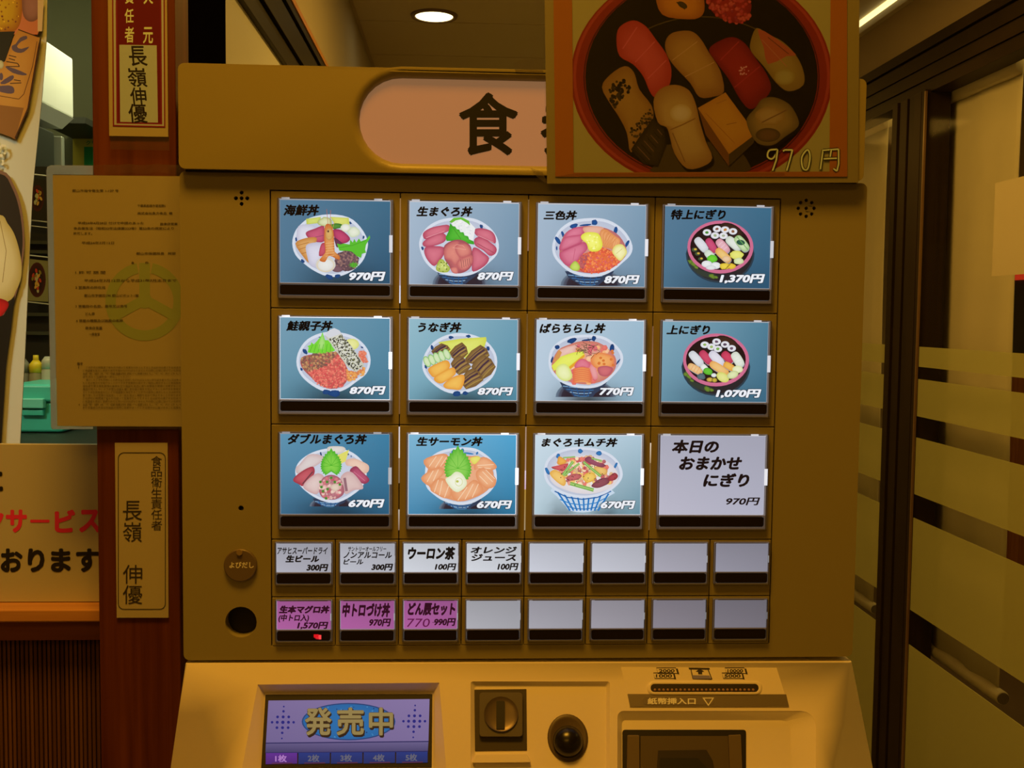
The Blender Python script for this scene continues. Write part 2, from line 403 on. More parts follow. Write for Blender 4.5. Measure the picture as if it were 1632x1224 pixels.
# jamb: a run of bronze profiles
J = Plane((XW, 0, 0), (0, 1, 0), (0, 0, 1), (-1, 0, 0))
def jab(px, py): return J.ab(px, py)
_J = Plane((XW-.012, 0, 0), (0, 1, 0), (0, 0, 1), (-1, 0, 0)); y1 = _J.ab(1415, 400)[0]; y0 = _J.ab(1466, 400)[0]
m_ = MB()
prof = [(0, .16, .0), (.16, .2, .012), (.2, .42, .004), (.42, .47, .016), (.47, .62, .006), (.62, .66, .016), (.66, .86, .002), (.86, .9, .014), (.9, 1.0, 0)]
for a, b, dx in prof: m_.box(XW-.012+dx, XW+.05, y1+(y0-y1)*b, y1+(y0-y1)*a, 0, 1.99)
o_jamb = struct('trim_6', m_, frame_brown, bevel=.0008)
m_ = MB(); m_.box(XW-.014, XW-.009, y0-.006, y0, 0, 1.985); struct('trim_7', m_, mat('bronze_edge', (.22, .13, .06), .35, .3))
# panes (glass) with frosted stripes
gl = glassmat('window_glass', (.9, .9, .9), .995, .06)
frost = glassmat('frosted_film', (.55, .56, .27), .46, diffuse=True)
m_ = MB(); m_.box(XW-.008, XW-.004, y1+.002, 4.9, .05, 1.985); pane_a = struct('window_2', m_, gl)
m_ = MB(); m_.box(XW-.008, XW-.004, -4, y0-.007, .05, 1.985); pane_b = struct('window_3', m_, gl)
def zavg(*pts): return sum(jab(*p)[1] for p in pts)/len(pts)
bands = [((1469, 553), (1611, 561), (1469, 584), (1611, 600)), ((1469, 603), (1611, 624), (1466, 663), (1611, 694)),
         ((1466, 697), (1611, 735), (1461, 785), (1611, 846)), ((1459, 828), (1600, 880), (1454, 970), (1604, 1066)),
         ((1454, 1028), (1604, 1132), (1445, 1420), (1500, 1500))]
for (a, b, c, d) in bands:
    zt, zb = zavg(a, b), zavg(c, d)
    for p_, ya, yb in ((pane_b, -3.9, y0-.010), (pane_a, y1+.004, 4.8)):
        m_ = MB(); m_.box(XW-.0095, XW-.0083, ya, yb, zb, zt); m_.build('frosted_stripe', frost, p_)
# hanging blank banner behind the glass: sheet, roller, bottom bar
JB = Plane((XW+.07, 0, 0), (0, 1, 0), (0, 0, 1), (-1, 0, 0))
def blank_banner(edges, label):
    (ytop0, ytop1, zt, zb) = edges
    bz = empty('hanging_banner', (XW+.07, (ytop0+ytop1)/2, zb), label, 'banner')
    vinyl = mat('blank_vinyl', (.60, .55, .40), .6, noise=.09, nscale=7, bump=.2, bscale=20)
    m_ = MB(); n = 16
    vs = []; fs = []
    for i in range(n+1):
        y = ytop0+(ytop1-ytop0)*i/n
        for j in range(9):
            z = zb+(zt-zb)*j/8; vs.append((XW+.07+.006*math.sin(i*.9+j*.7)*(1-j/10), y, z))
    for i in range(n):
        for j in range(8): a = i*9+j; fs.append((a, a+9, a+10, a+1))
    m_.mesh(vs, fs); o = m_.build('sheet', vinyl, bz, smooth=True)
    md = o.modifiers.new('thick', 'SOLIDIFY'); md.thickness = .0015
    m_ = MB(); m_.lathe([(.016, 0), (.018, .002), (.018, ytop1-ytop0-.002), (.016, ytop1-ytop0)], (XW+.07, ytop0, zt), (1, 0, 0), (0, 0, 1), (0, 1, 0), 18)
    m_.build('roller', mat('roller_white', (.6, .55, .42), .4), bz, smooth=True)
    m_ = MB(); m_.lathe([(.014, -.02), (.015, -.018), (.015, ytop1-ytop0+.0), (.014, ytop1-ytop0+.002)], (XW+.07, ytop0, zb), (1, 0, 0), (0, 0, 1), (0, 1, 0), 18)
    ba = m_.build('bottom_bar', mat('bar_grey', (.5, .46, .36), .4), bz, smooth=True)
    m_ = MB(); m_.lathe([(.0125, 0), (.0125, .003)], (XW+.07, ytop0-.024, zb), (1, 0, 0), (0, 0, 1), (0, 1, 0), 18)
    m_.build('end_cap', mat('cap_dark', (.12, .1, .08), .5), ba)
    return bz
yn = JB.ab(1611, 600)[0]; yf = JB.ab(1487, 560)[0]
ztb = (JB.ab(1502, 163)[1]+JB.ab(1622, 104)[1])/2; zbb = JB.ab(1611, 1122)[1]
blank_banner((yn, yf, ztb, zbb), 'blank pale hanging banner with a roller, behind the striped glass pane right of the jamb')
blank_banner((yf+.32, yf+1.5, ztb+.01, zbb), 'blank pale hanging banner seen in the narrow gap between ticket machine and jamb')
# notice stuck on the glass
m_ = MB(); (ya, za), (yb, zb_) = jab(1589, 292), jab(1632, 437); m_.box(XW-.0035, XW-.0025, yb-.2, ya, zb_, za)
tag(m_.build('paper_notice', mat('notice_paper', (.62, .55, .42), .7)), 'blank back of a pale paper notice stuck on the right glass pane', 'notice')
# what stands outside, beyond the glass
m_ = MB(); m_.box(2.9, 3.0, -2, 5, 0, 2.7); struct('wall_outside', m_, mat('outside_wall', (.50, .42, .30), .8, noise=.05, nscale=4))
XO = 2.6; O_ = Plane((XO, 0, 0), (0, 1, 0), (0, 0, 1), (-1, 0, 0))
def ob(px0, py0, px1, py1, grow=.5):
    a, b = O_.ab(px0, py0), O_.ab(px1, py1); return b[0]-grow, a[0], b[1], a[1]
shop = empty('shop_cabinet', (XO, 1, 0), 'dark cabinet with a red top edge and brown front beyond the right glass', 'cabinet')
ya, yb, za, zb_ = ob(1611, 447, 1632, 563); m_ = MB(); m_.box(XO, XO+.2, ya, yb+.3, za, zb_); m_.build('dark_case', mat('dark_case', (.02, .022, .015), .5), shop, bevel=.004)
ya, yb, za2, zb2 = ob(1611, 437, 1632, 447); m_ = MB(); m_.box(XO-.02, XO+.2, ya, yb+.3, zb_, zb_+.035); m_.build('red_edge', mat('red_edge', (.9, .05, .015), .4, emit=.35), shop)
m_ = MB(); m_.box(XO, XO+.2, ya, yb+.3, 0, za); m_.build('brown_front', wood('cab_wood', (.25, .08, .02), (.4, .15, .04)), shop, bevel=.004)
for py in (155, 186, 230):
    a = O_.ab(1615, py); m_ = MB(); m_.box(XO+.25, XO+.29, a[0]-1.0, a[0]+.3, a[1]-.012, a[1]+.012)
    tag(m_.build('wall_rail', mat('rail_dark', (.05, .035, .02), .5)), {155: 'uppermost dark rail on the beige wall beyond the right glass', 186: 'middle dark rail on the beige wall beyond the right glass', 230: 'lowest dark rail on the beige wall beyond the right glass'}[py], 'rail')

# downlight in the ceiling
dl = empty('ceiling_downlight', (.09, 2.03, CZ), 'round recessed downlight glowing in the ceiling above the machine', 'light')
CPl = Plane((0, 0, CZ-.008), (1, 0, 0), (0, 1, 0), (0, 0, -1)); a, b = CPl.ab(692, 25.5); dl.location = (a, b, CZ); WPOS[dl.name] = Vector((a, b, CZ))
m_ = MB(); m_.lathe([(.052, 0), (.060, 0), (.060, .006), (.052, .003)], (a, b, CZ-.012), (1, 0, 0), (0, 1, 0), (0, 0, 1), 40)
m_ = MB(); n = 40; vs = []; fs = []
for r_, z in ((.053, 0), (.062, 0), (.064, .006), (.049, .006)):
    vs += [(a+r_*math.cos(2*P2*k/n), b+r_*math.sin(2*P2*k/n), CZ-.012+z) for k in range(n)]
for i in range(4):
    for k in range(n): fs.append((i*n+k, i*n+(k+1) % n, ((i+1) % 4)*n+(k+1) % n, ((i+1) % 4)*n+k))
m_.mesh(vs, fs); m_.build('trim_ring', mat('lamp_ring', (.22, .15, .09), .4), dl, smooth=True)
m_ = MB(); m_.lathe([(.050, 0), (.050, .003)], (a, b, CZ-.010), (1, 0, 0), (0, 1, 0), (0, 0, 1), 40); m_.build('lamp_face', mat('lamp_glow', (1, .86, .42), emit=4.0), dl)

# ------------------------------------------------------------------ pillar, counter and kitchen on the left
YP = .05; PP = face(YP)
xl = (PP.ab(147, 100)[0]+PP.ab(155, 900)[0])/2; xr = PP.ab(279, 50)[0]
m_ = MB(); m_.box(xl, xr, YP, YP+.046, 0, 2.5); struct('pillar', m_, dark_wood, bevel=.0015)
# ledge and ribbed counter front
YS = .10; zt_, zl0, zl1, zl2 = face(YS).ab(60, 963)[1], face(YS-.02).ab(60, 969)[1], face(YS-.02).ab(60, 990)[1], face(YS-.01).ab(60, 1020)[1]
m_ = MB(); m_.box(-1.6, xl, YS-.025, YS+.30, zl1, zl0); ct = m_.build('service_counter', ledge_wood, None, bevel=.002)
tag(ct, 'wooden service counter with a pale ledge above a ribbed brown front, left of the pillar', 'counter')
m_ = MB(); m_.box(-1.6, xl, YS-.012, YS+.2, zl2, zl1-.0005); m_.build('rail', rail_wood, ct, bevel=.001)
rib_m = wood('rib_wood', (.085, .035, .012), (.20, .09, .035), (120, 120, 1.2))
m_ = MB(); m_.box(-1.6, xl, YS+.004, YS+.1, 0, zl2); m_.build('front_board', rib_m, ct)
ribs = MB(); x = xl-.0012
k = 0
while x > -.75:
    ribs.box(x-.0024, x, YS+.0005, YS+.004, .6, zl2-.0002); x -= .0040; k += 1
tag(ribs.build('ribs', rib_m, ct), kind='stuff')
# sign standing on the ledge
SG = face(YS-.002)
def sgpx(x, y): return SG.ab(x, y)
sg = empty('service_sign', SG.w(-.35, zt_), 'cream sign board with large red and black Japanese lettering standing on the counter ledge', 'sign')
zt2 = SG.ab(70, 708)[1]
m_ = MB(); m_.box(-.75, xl+.002, YS-.002, YS+.004, zl0+.0005, zt2); m_.build('board', mat('sign_board', (.56, .53, .36), .6), sg, bevel=.0006)
pc = Pic(SG, .0003, unlit)
R_, K_ = (140, 14, 4), (12, 6, 8)
for ch, x0, x1 in (('ク', -30, 6), ('サ', 9, 43), ('ー', 48, 79), ('ビ', 87, 120), ('ス', 126, 160)):
    if ch == 'ー': pc.text(ch, x0, 828, x1, 833, R_, .045)
    else: pc.text(ch, x0, 812, x1, 849, R_, .045)
for ch, x0, x1 in (('て', -38, -5), ('お', 1, 36), ('り', 44, 71), ('ま', 81, 113), ('す', 121, 158)): pc.text(ch, x0, 874, x1, 912, K_, .045)
pc.text('に', -30, 748, 5, 785, K_, .05)
pc.build('lettering', print_m, sg)
# tall food banner standing behind the sign
YB = .30; PB = face(YB); 
edge = [(75, -120), (73, 0), (72, 60), (65, 150), (57, 230), (50, 300), (45, 400), (38, 560), (30, 708), (26, 800)]
bn = empty('food_banner', PB.w(PB.ab(-100, 708)[0], zt_), 'curling tall banner printed with food pictures and brush lettering, left edge of the view', 'banner')
m_ = MB(); L = [PB.ab(*p) for p in edge]+[PB.ab(-230, 800), PB.ab(-230, -120)]
m_.prism([PB.w(a, b) for a, b in L], (0, .0012, 0)); 
for v in m_.v: v.y += .03*max(0, (v.x+.42))
m_.build('sheet', mat('banner_vinyl', (.62, .72, .80), .6), bn)
pb = Pic(PB, .0008, lambda c: tuple(min(.9, v*f) for v, f in zip(lin(c), (1.9, 2.2, 4.0)))).frame(0, 0, 1)
pb.poly([(-200, -110), (66, -110), (64, 45), (60, 55), (-200, 55)], (150, 90, 50))
pb.fan(smoothl([(-60, -60), (10, -40), (34, -10), (35, 22), (28, 45), (10, 52), (-60, 60)], 4), (150, 125, 10), (120, 70, 10))
pb.grains([(-20, -20), (30, 0), (30, 40), (0, 50), (-20, 40)], 60, 1.5, [(110, 70, 5), (170, 140, 20), (90, 50, 20)])
pb.fan(smoothl([(38, -20), (62, -10), (66, 10), (60, 30), (46, 34), (36, 20)], 4), (120, 85, 70), (90, 60, 45))
pb.poly([(60, 0), (70, 0), (67, 50), (60, 50)], (160, 140, 95))
pb.poly([(-60, 52), (24, 50), (20, 60), (8, 98), (0, 100), (-60, 110)], (28, 26, 12))
pb.fan([(30, 46), (63, 60), (43, 175), (24, 222), (-60, 175), (-60, 120), (8, 98), (22, 58)], (150, 112, 45), (140, 98, 34), ctr=(15, 130))
pb.poly([(-60, 160), (38, 172), (24, 221), (-60, 190)], (108, 74, 30))
pb.pline([(24, 221), (45, 172), (65, 60)], 2.5, (50, 28, 8))
pb.pline([(29, 47), (61, 59)], 1.6, (50, 25, 5))
pb.pline([(59, 66), (52, 105), (38, 150), (30, 158), (-40, 146)], 1.2, (80, 50, 20))
G = (72, 60, 66); GD = (45, 30, 22)
pb.poly([(25, 70), (32, 60), (42, 57), (43, 62), (34, 66), (27, 74), (34, 78), (47, 74), (38, 83), (28, 84), (20, 80), (19, 73)], G, 2)
for q in ([(14, 88), (26, 91)], [(14, 93), (24, 96)], [(10, 98), (28, 101), (31, 106), (10, 106)], [(22, 127), (33, 129)], [(16, 133), (34, 132)]): pb.pline(q, 1.4, GD)
pb.poly([(8, 106), (22, 109), (43, 118), (36, 120), (20, 116)], G, 2)
pb.poly([(0, 132), (16, 121), (22, 121), (20, 127), (8, 134)], G, 2)
pb.poly([(-6, 138), (14, 136), (22, 140), (22, 148), (12, 149), (-6, 144)], G, 2)
pb.ell(2, 122, 3, 6, G); pb.ell(1, 103, 5, 7, (150, 150, 110), (120, 120, 80))
pb.grains([(-30, 225), (6, 228), (12, 240), (8, 258), (-4, 270), (-30, 275)], 120, 2.4, [(150, 150, 105), (120, 120, 80), (175, 175, 135)])
pb.poly([(-60, 280), (2, 272), (22, 295), (34, 330), (39, 380), (36, 420), (27, 465), (8, 505), (-60, 540)], (95, 70, 48), 4)
pb.poly([(-60, 286), (0, 277), (19, 299), (31, 335), (36, 380), (33, 420), (25, 462), (6, 500), (-60, 530)], (32, 26, 16), 4)
pb.fan(smoothl([(-60, 350), (-2, 342), (12, 356), (24, 376), (33, 410), (34, 440), (26, 462), (10, 482), (-60, 500)], 4), (168, 160, 110), (140, 125, 60))
pb.pline([(0, 352), (10, 400), (4, 450)], 1, (110, 95, 45)); pb.fan(smoothl([(-10, 478), (8, 478), (14, 486), (6, 500), (-10, 514)], 3), (150, 25, 20), (110, 10, 10))
pb.poly([(-60, 530), (6, 502), (24, 470), (18, 520), (10, 580), (2, 708), (0, 800), (-60, 800)], (22, 18, 10))
pb.build('print', print_m, bn)
# kitchen backdrop
YK = 2.2
m_ = MB(); m_.box(-2.6, XL-.05, YK, YK+.05, 0, 2.5); struct('wall_kitchen', m_, mat('kitchen_wall', (.085, .085, .04), .7))
steel = mat('stainless', (.85, .87, .8), .45, .3, noise=.04, nscale=8); steel_d = mat('dark_steel', (.03, .033, .024), .5)
XH = -.75; HP = Plane((XH, 0, 0), (0, 1, 0), (0, 0, 1), (1, 0, 0))
def hy(px, py): return HP.ab(px, py)
yh1 = hy(117, 150)[0]; zh2, zh1, zh0 = hy(62, 57)[1], hy(62, 160)[1], hy(61, 181)[1]
hd = empty('range_hood', (XH-.3, 1.6, zh0), 'bright stainless range hood hanging in the kitchen behind the food banner', 'range hood')
m_ = MB(); m_.box(XH-.7, XH, .8, yh1, zh1, zh2); m_.build('hood_body', steel, hd, bevel=.004)
m_ = MB(); m_.prism([(XH, .8, zh1), (XH, yh1, zh1), (XH-.02, yh1-.02, zh0), (XH-.02, .8, zh0)], (-.66, 0, 0)); m_.build('hood_lip', steel, hd)
fr = empty('refrigerator', (XH-.35, 1.4, 0), 'tall dark steel refrigerator under the range hood', 'refrigerator')
ye = hy(95, 250)[0]; zf = hy(62, 196)[1]
m_ = MB(); m_.box(XH-.7, XH-.01, 1.16, ye, .1, zf); m_.build('cabinet', steel_d, fr, bevel=.006)
m_ = MB(); m_.box(XH-.7, XH-.04, ye+.01, ye+.05, .1, zf); m_.build('gap_panel', black, fr)
m_ = MB(); m_.box(XH-.7, XH-.012, ye+.05, hy(112, 250)[0], .1, zf+.0); m_.build('edge_post', mat('grey_steel', (.35, .37, .3), .35, .4), fr, bevel=.003)
KW = face(YK-.002); a0, b0 = KW.ab(116, 221); a1, b1 = KW.ab(175, 266)
kp = Pic(KW, .002, lambda c: tuple(min(.9, v*3.2) for v in lin(c)))
kp.poly([(116, 221), (175, 221), (175, 266), (116, 266)], (105, 95, 25)); kp.poly([(134, 234), (175, 234), (175, 266), (134, 266)], (15, 75, 35)); kp.text('クリ', 137, 224, 152, 231, (25, 70, 30), .03)
tag(kp.build('kitchen_poster', print_m), 'yellow poster with a green block on the kitchen wall beside the wooden pillar', 'poster')
a, b = KW.ab(95, 205); 
m_ = MB(); c0, d0 = KW.ab(116, 214); m_.box(c0, c0+.12, YK-.25, YK-.0, d0-.012, d0+.004)
tag(m_.build('wall_shelf', mat('shelf_dark', (.03, .03, .02), .5)), 'dark shelf on the kitchen wall above the yellow poster', 'shelf')
# dark rack with small menu pictures
YR = 1.15; RK = face(YR)
rk = empty('display_rack', RK.w(*RK.ab(60, 610)), 'dark display rack with thin white wires behind the permit document', 'rack')
(ra, rb), (rc, rd) = RK.ab(10, 262), RK.ab(112, 612)
m_ = MB(); m_.box(ra, rc, YR+.02, YR+.04, rd, rb); m_.build('back_panel', mat('rack_black', (.016, .018, .011), .5), rk)
for py in (279, 352, 361, 408, 482):
    a, b = RK.ab(45, py-3); c, d = RK.ab(80, py+1); m_ = MB()
    m_.lathe([(.0014 if py != 361 else .001, 0), (.0014 if py != 361 else .001, .12)], (a-.02, YR-.01, b), (0, 1, 0), (0, 0, 1), Vector((c-a, 0, d-b)).normalized(), 6)
    m_.build('wire', mat('white_wire', (.55, .55, .42), .4), rk)
for py in (385, 400, 500, 530):
    a, b = RK.ab(40, py); m_ = MB(); m_.box(a-.02, a+.05, YR-.0, YR+.02, b-.004, b+.002)
    m_.build('shelf_edge', mat('rack_green', (.05, .06, .035), .5), rk)
kl = lambda c: tuple(min(.9, v*2.6) for v in lin(c))
for (x0, y0, x1, y1, white, lab) in ((48, 283, 76, 350, 0, 'small picture of a round sushi plate on black, upper of two on the kitchen rack'), (42, 412, 77, 479, 1, 'small picture of an oval sushi tray, lower of two on the kitchen rack')):
    q = Pic(RK, .012, kl)
    q.poly([(x0, y0), (x1, y0+4), (x1, y1+2), (x0, y1)], (90, 88, 52) if white else (26, 24, 14))
    cx, cy = (60, 316) if not white else (59, 446)
    q.ell(cx, cy, 10 if not white else 14, 21 if not white else 28, (15, 12, 8), (50, 18, 8), n=22)
    for k in range(14 if not white else 22):
        a = random.uniform(0, 6.28); r_ = random.uniform(.1, .8)
        q.ell(cx+8*r_*math.cos(a)*(1 if not white else 1.25), cy+17*r_*math.sin(a)*(1 if not white else 1.3), 1.8, 3.6, random.choice([(140, 110, 40), (130, 40, 20), (120, 120, 80), (90, 80, 20), (150, 130, 70)]), rot=random.uniform(-30, 30))
    tag(q.build('menu_picture', print_m), lab, 'picture')
# worktop, teal box and bottles
YT = .95; TP = face(YT); zw = TP.ab(60, 690)[1]
m_ = MB(); m_.box(-1.6, -.2, .55, 1.15, zw-.03, zw); tag(m_.build('worktop', mat('worktop_dark', (.008, .008, .004), .5), bevel=.003), 'dark kitchen worktop behind the sign, under the teal box', 'worktop')
tl = empty('storage_box', TP.w(TP.ab(55, 690)[0], zw), 'teal plastic storage box with a latch on the kitchen worktop', 'box')
teal = mat('teal_plastic', (.05, .55, .50), .4)
(a0, b0), (a1, b1) = TP.ab(18, 640), TP.ab(82, 690)
m_ = MB(); m_.box(a0, a1+.02, YT, YT+.18, zw+.0005, b0); m_.build('body', teal, tl, bevel=.006)
c, d = TP.ab(40, 612); m_ = MB(); m_.box(a0-.004, a1+.024, YT-.006, YT+.186, b0, d); m_.build('lid', mat('teal_lid', (.07, .62, .56), .35), tl, bevel=.006)
(e0, g0), (e1, g1) = TP.ab(33, 634), TP.ab(74, 650); m_ = MB(); m_.box(e0, e1, YT-.014, YT+.001, g1, g0); m_.build('latch', mat('teal_latch', (.16, .72, .66), .3), tl, bevel=.002)
(e0, g0), (e1, g1) = TP.ab(36, 652), TP.ab(72, 662); m_ = MB(); m_.box(e0, e1, YT-.009, YT+.001, g1, g0); m_.build('catch', teal, tl, bevel=.002)
def bottle(px, pytop, pycap, pybot, hw, body, cap, lab, Y=1.08):
    q = face(Y); a, zt = q.ab(px, pytop); zc = q.ab(px, pycap)[1]; zb = zw; r = hw/1693*2.0
    e = empty('sauce_bottle', (a, Y, zb), lab, 'bottle')
    m_ = MB(); m_.lathe([(r*.9, 0), (r, .006), (r, zc-zb-.008), (r*.75, zc-zb)], (a, Y, zb), (1, 0, 0), (0, 1, 0), (0, 0, 1)); m_.build('body', body, e, smooth=True)
    if cap: m_ = MB(); m_.lathe([(r*.98, -.004), (r*.98, .010), (r*.45, .018), (r*.3, zt-zc-.012), (r*.42, zt-zc-.008), (r*.38, zt-zc)], (a, Y, zc), (1, 0, 0), (0, 1, 0), (0, 0, 1)); m_.build('nozzle_cap', cap, e, smooth=True)
bottle(57, 566, 590, 605, 10, mat('bottle_beige', (.30, .28, .14), .4), mat('bottle_yellow', (.75, .60, .02), .4), 'squeeze bottle with a yellow nozzle cap behind the teal box')
bottle(76, 578, 584, 605, 9, mat('bottle_white', (.5, .52, .42), .4), mat('bottle_cap_white', (.5, .52, .42), .4), 'whitish squeeze bottle right of the yellow-capped one')
bottle(38, 572, 590, 605, 9, mat('bottle_grey', (.22, .24, .2), .4), mat('bottle_cap_grey', (.2, .22, .18), .4), 'greyish bottle left of the yellow-capped one')
# ------------------------------------------------------------------ plaques and document on the pillar
def sheet_obj(name, plane, pxs, th, m, lab, cat, r=None):
    mb = MB(); L = [plane.w(*plane.ab(x, y)) for x, y in pxs]; mb.prism(L, plane.n*(-th)); o = mb.build(name, m, None); return tag(o, lab, cat)
paper = mat('plaque_paper', (.44, .40, .27), .6)
PQ = face(YP-.0022)
pl1 = sheet_obj('warden_plaque', PQ, [(171, -90), (265, -90), (268, 218), (174, 216.5)], .0018, paper, 'red and white plaque with handwritten black characters on the upper part of the wooden pillar', 'plaque')
q = Pic(PQ, .0003, lambda c: unlit(c, 1.95)).frame(0, 0, 3.0594)
RD, RL = (72, 3, 1), (88, 7, 3)
q.poly([(545, -260), (802, -260), (806, 622), (550, 616)], RL); q.poly([(551, -254), (796, -254), (800, 615), (557, 609)], (126, 92, 26))
q.poly([(562, -245), (785, -245), (791, 607), (568, 602)], RL); q.poly([(570, -240), (778, -240), (783, 600), (576, 596)], RD)
q.poly([(582, 218), (764, 221), (770, 598), (586, 594)], (124, 96, 34))
WT = (150, 116, 52)
q.text('責', 610, -50, 652, 18, WT, .02); q.text('任', 608, 42, 652, 112, WT, .02); q.text('者', 608, 130, 654, 208, WT, .02)
q.text('火', 700, -58, 746, 20, WT, .02); q.text('元', 697, 132, 746, 212, WT, .02)
IK = (18, 12, 14)
q.text('長', 628, 224, 720, 322, IK, .013, -.12); q.text('嶺', 622, 330, 720, 424, IK, .013, -.12); q.text('伸', 634, 426, 716, 512, IK, .013, -.12); q.text('優', 626, 506, 720, 600, IK, .013, -.1)
q.build('lettering', print_m, pl1)
pl2 = sheet_obj('hygiene_plaque', PQ, [(183, 706), (267, 706), (268.5, 984.5), (186, 984.5)], .0018, mat('plaque_paper_low', (.50, .46, .35), .6), 'pale plaque with a rounded black border and vertical printed characters, low on the pillar', 'plaque')
q = Pic(PQ, .0003, unlit)
q.loopline(rr(188.5, 721.5, 263.5, 971, 9, 5), 1.2, (28, 18, 14))
q.vtext('食品衛生責任者', 241, 258, 726, 846, (25, 17, 14), 0, .08)
q.vtext('長嶺', 195.5, 226.5, 797, 865, (24, 18, 22), .008, .06); q.vtext('伸優', 195.5, 227, 899, 964, (24, 18, 22), .008, .06)
q.build('lettering', print_m, pl2)
# clear tape over the pillar
tape_m = glassmat('clear_tape', (1, .95, .85), .88, .12)
m_ = MB(); TPp = face(YP-.0035)
n = 12; vs = []; fs = []
for i in range(n+1):
    for j in range(3):
        x = 166+(288-166)*i/n; y = 262+14*j/2+1.2*math.sin(i*1.3); p = TPp.px(x, y); p.y -= .0012*math.sin(i*.9+j*1.4); vs.append(p)
for i in range(n):
    for j in range(2): a = i*3+j; fs.append((a, a+3, a+4, a+1))
m_.mesh(vs, fs); tag(m_.build('clear_tape', tape_m, smooth=True), 'strip of clear tape above the permit document on the pillar', 'tape', 'clear tapes')
m_ = MB(); m_.prism([TPp.px(*p) for p in ((176, 217), (270, 218), (270, 240), (176, 238))], (0, -.0003, 0)); tag(m_.build('clear_tape', tape_m), 'strip of clear tape right under the red plaque', 'tape')
# permit document in a laminate
YD = YP-.008; DP = face(YD)
outer = rr(0, 0, 1, 1, .0)
lam = [(73.5, 272), (75, 266), (81, 263), (300, 263), (300, 684), (83, 684.5), (81, 680)]
doc = empty('permit_document', DP.px(180, 684), 'yellowed permit document in a clear laminate with a ring emblem, taped across the pillar', 'document')
m_ = MB(); m_.prism([DP.px(*p) for p in [(84, 279), (300, 281), (300, 680), (91, 679)]], (0, .0004, 0)); m_.build('paper', mat('permit_paper', (.47, .43, .27), .6, noise=.03, nscale=12), doc)
m_ = MB(); m_.prism([DP.px(*p) for p in lam], (0, .0002, 0)); 
for v in m_.v: v.y -= .0012
m_.build('laminate', film_m, doc)
m_ = MB(); m_.prism([DP.px(*p) for p in [(74, 272), (75.5, 266), (81, 263.5), (148, 264), (148, 278.5), (84, 278), (90.5, 679.5), (148, 680), (148, 684), (83.5, 684), (81.5, 680)]], (0, .0002, 0)); m_.build('margin', glassmat('milky_margin', (.9, .95, .95), .2, trans=True), doc)
q = Pic(DP, .0002, unlit)
GR = (80, 61, 5)
ring = []; cx, cy, R0, R1 = 230.5, 480.5, 62.5, 46
def arc(a0, a1, r0, r1, n=22): return [(cx+r0*math.cos(math.radians(a0+(a1-a0)*k/n)), cy+r0*math.sin(math.radians(a0+(a1-a0)*k/n))) for k in range(n+1)]+[(cx+r1*math.cos(math.radians(a1-(a1-a0)*k/n)), cy+r1*math.sin(math.radians(a1-(a1-a0)*k/n))) for k in range(n+1)]
q.poly(arc(-78, 80, R0, R1), GR); q.poly(arc(80, 258, R0, R1), GR)
q.poly([(222, 419), (239, 419), (239, 479), (222, 479)], GR)
q.line((231, 478), (277, 503), 16, GR); q.line((230, 478), (184, 503), 16, GR); q.poly([(222, 470), (239, 470), (246, 487), (230, 492), (215, 487)], GR)
IKD = (42, 22, 6)
def dt(t, x0, y0, x1, h=4.6, c=IKD): q.text(t, x0, y0-h/2, x1, y0+h/2, c, .02)
dt('郡山市指令衛生第 1-127 号', 115, 304, 189); dt('千葉県船橋市習志野5', 219, 328, 264); dt('株式会社魚力食品  様', 219, 340, 275)
dt('平成24年4月28日 付けで申請のあった', 124, 355.5, 229); dt('飲食店営業', 255, 357, 283); dt('食品衛生法（昭和22年法律第233号）第52条の規定により', 117, 364, 277); dt('許可します。', 117, 372, 147)
dt('平成24年7月12日', 130, 387, 182); dt('郡山市保健所長   阿部', 217, 404, 280); dt('条', 209, 419, 214); dt('件', 231, 419, 237)
dt('1 許 可 期 間', 120, 434, 168); dt('平成24年7月12日から平成31年7月末日まで', 134, 447, 281); dt('2 営業所の所在地', 120, 458, 168); dt('郡山市字燧田195 郡山ピボット1階', 134, 471, 221)
dt('3 営業所の名称、屋号又は商号', 120, 488, 203); dt('どん辰', 136, 500, 151); dt('4 営業の種類及び施設の名称', 121, 511, 196); dt('飲食店営業', 136, 522.5, 163); dt('一般食堂', 142, 532.5, 159)
dt('備考', 122.5, 579.5, 132); dt('1', 125, 585.5, 126, 3.5); dt('4', 125, 645, 127, 3.5)
para = ['この許可の期間満了後も引き続いて営業を行おうとするときは許可の満了する日まで', 'に申請書を提出し更新の許可を受けなければなりませんその際には現に受けている許可', '証を添えて保健所長へ提出してください', 'また営業者の氏名住所施設の名称に変更があったときは速やかに届け出ること営業を', '廃止したときも同様にこの許可証を返納しなければならない許可証を破り汚し又は失っ', 'たときは再交付を受けることができます営業所の見やすい場所に掲示すること食品衛生', '責任者を置き衛生管理の基準を守り施設を清潔に保ち従事者の健康に注意すること',
        '異物が混入しないよう必要な措置を講じ食中毒の発生を防止すること井戸水を使用す', 'るときは水質検査を行いその成績書を保存すること許可の条件に違反したときは許可を', '取り消し又は営業の全部若しくは一部を禁止し期間を定めて停止することがあります']
for i in range(14):
    y = 585.6+i*4.93; t = para[i % 10]
    if i in (3,): q.text(para[2], 132, y-1.8, 208, y+1.8, IKD, 0); continue
    q.text(t, 132 if i not in (0, 4) else 137, y-1.8, 288, y+1.8, IKD, 0)
q.build('lettering', print_m, doc)

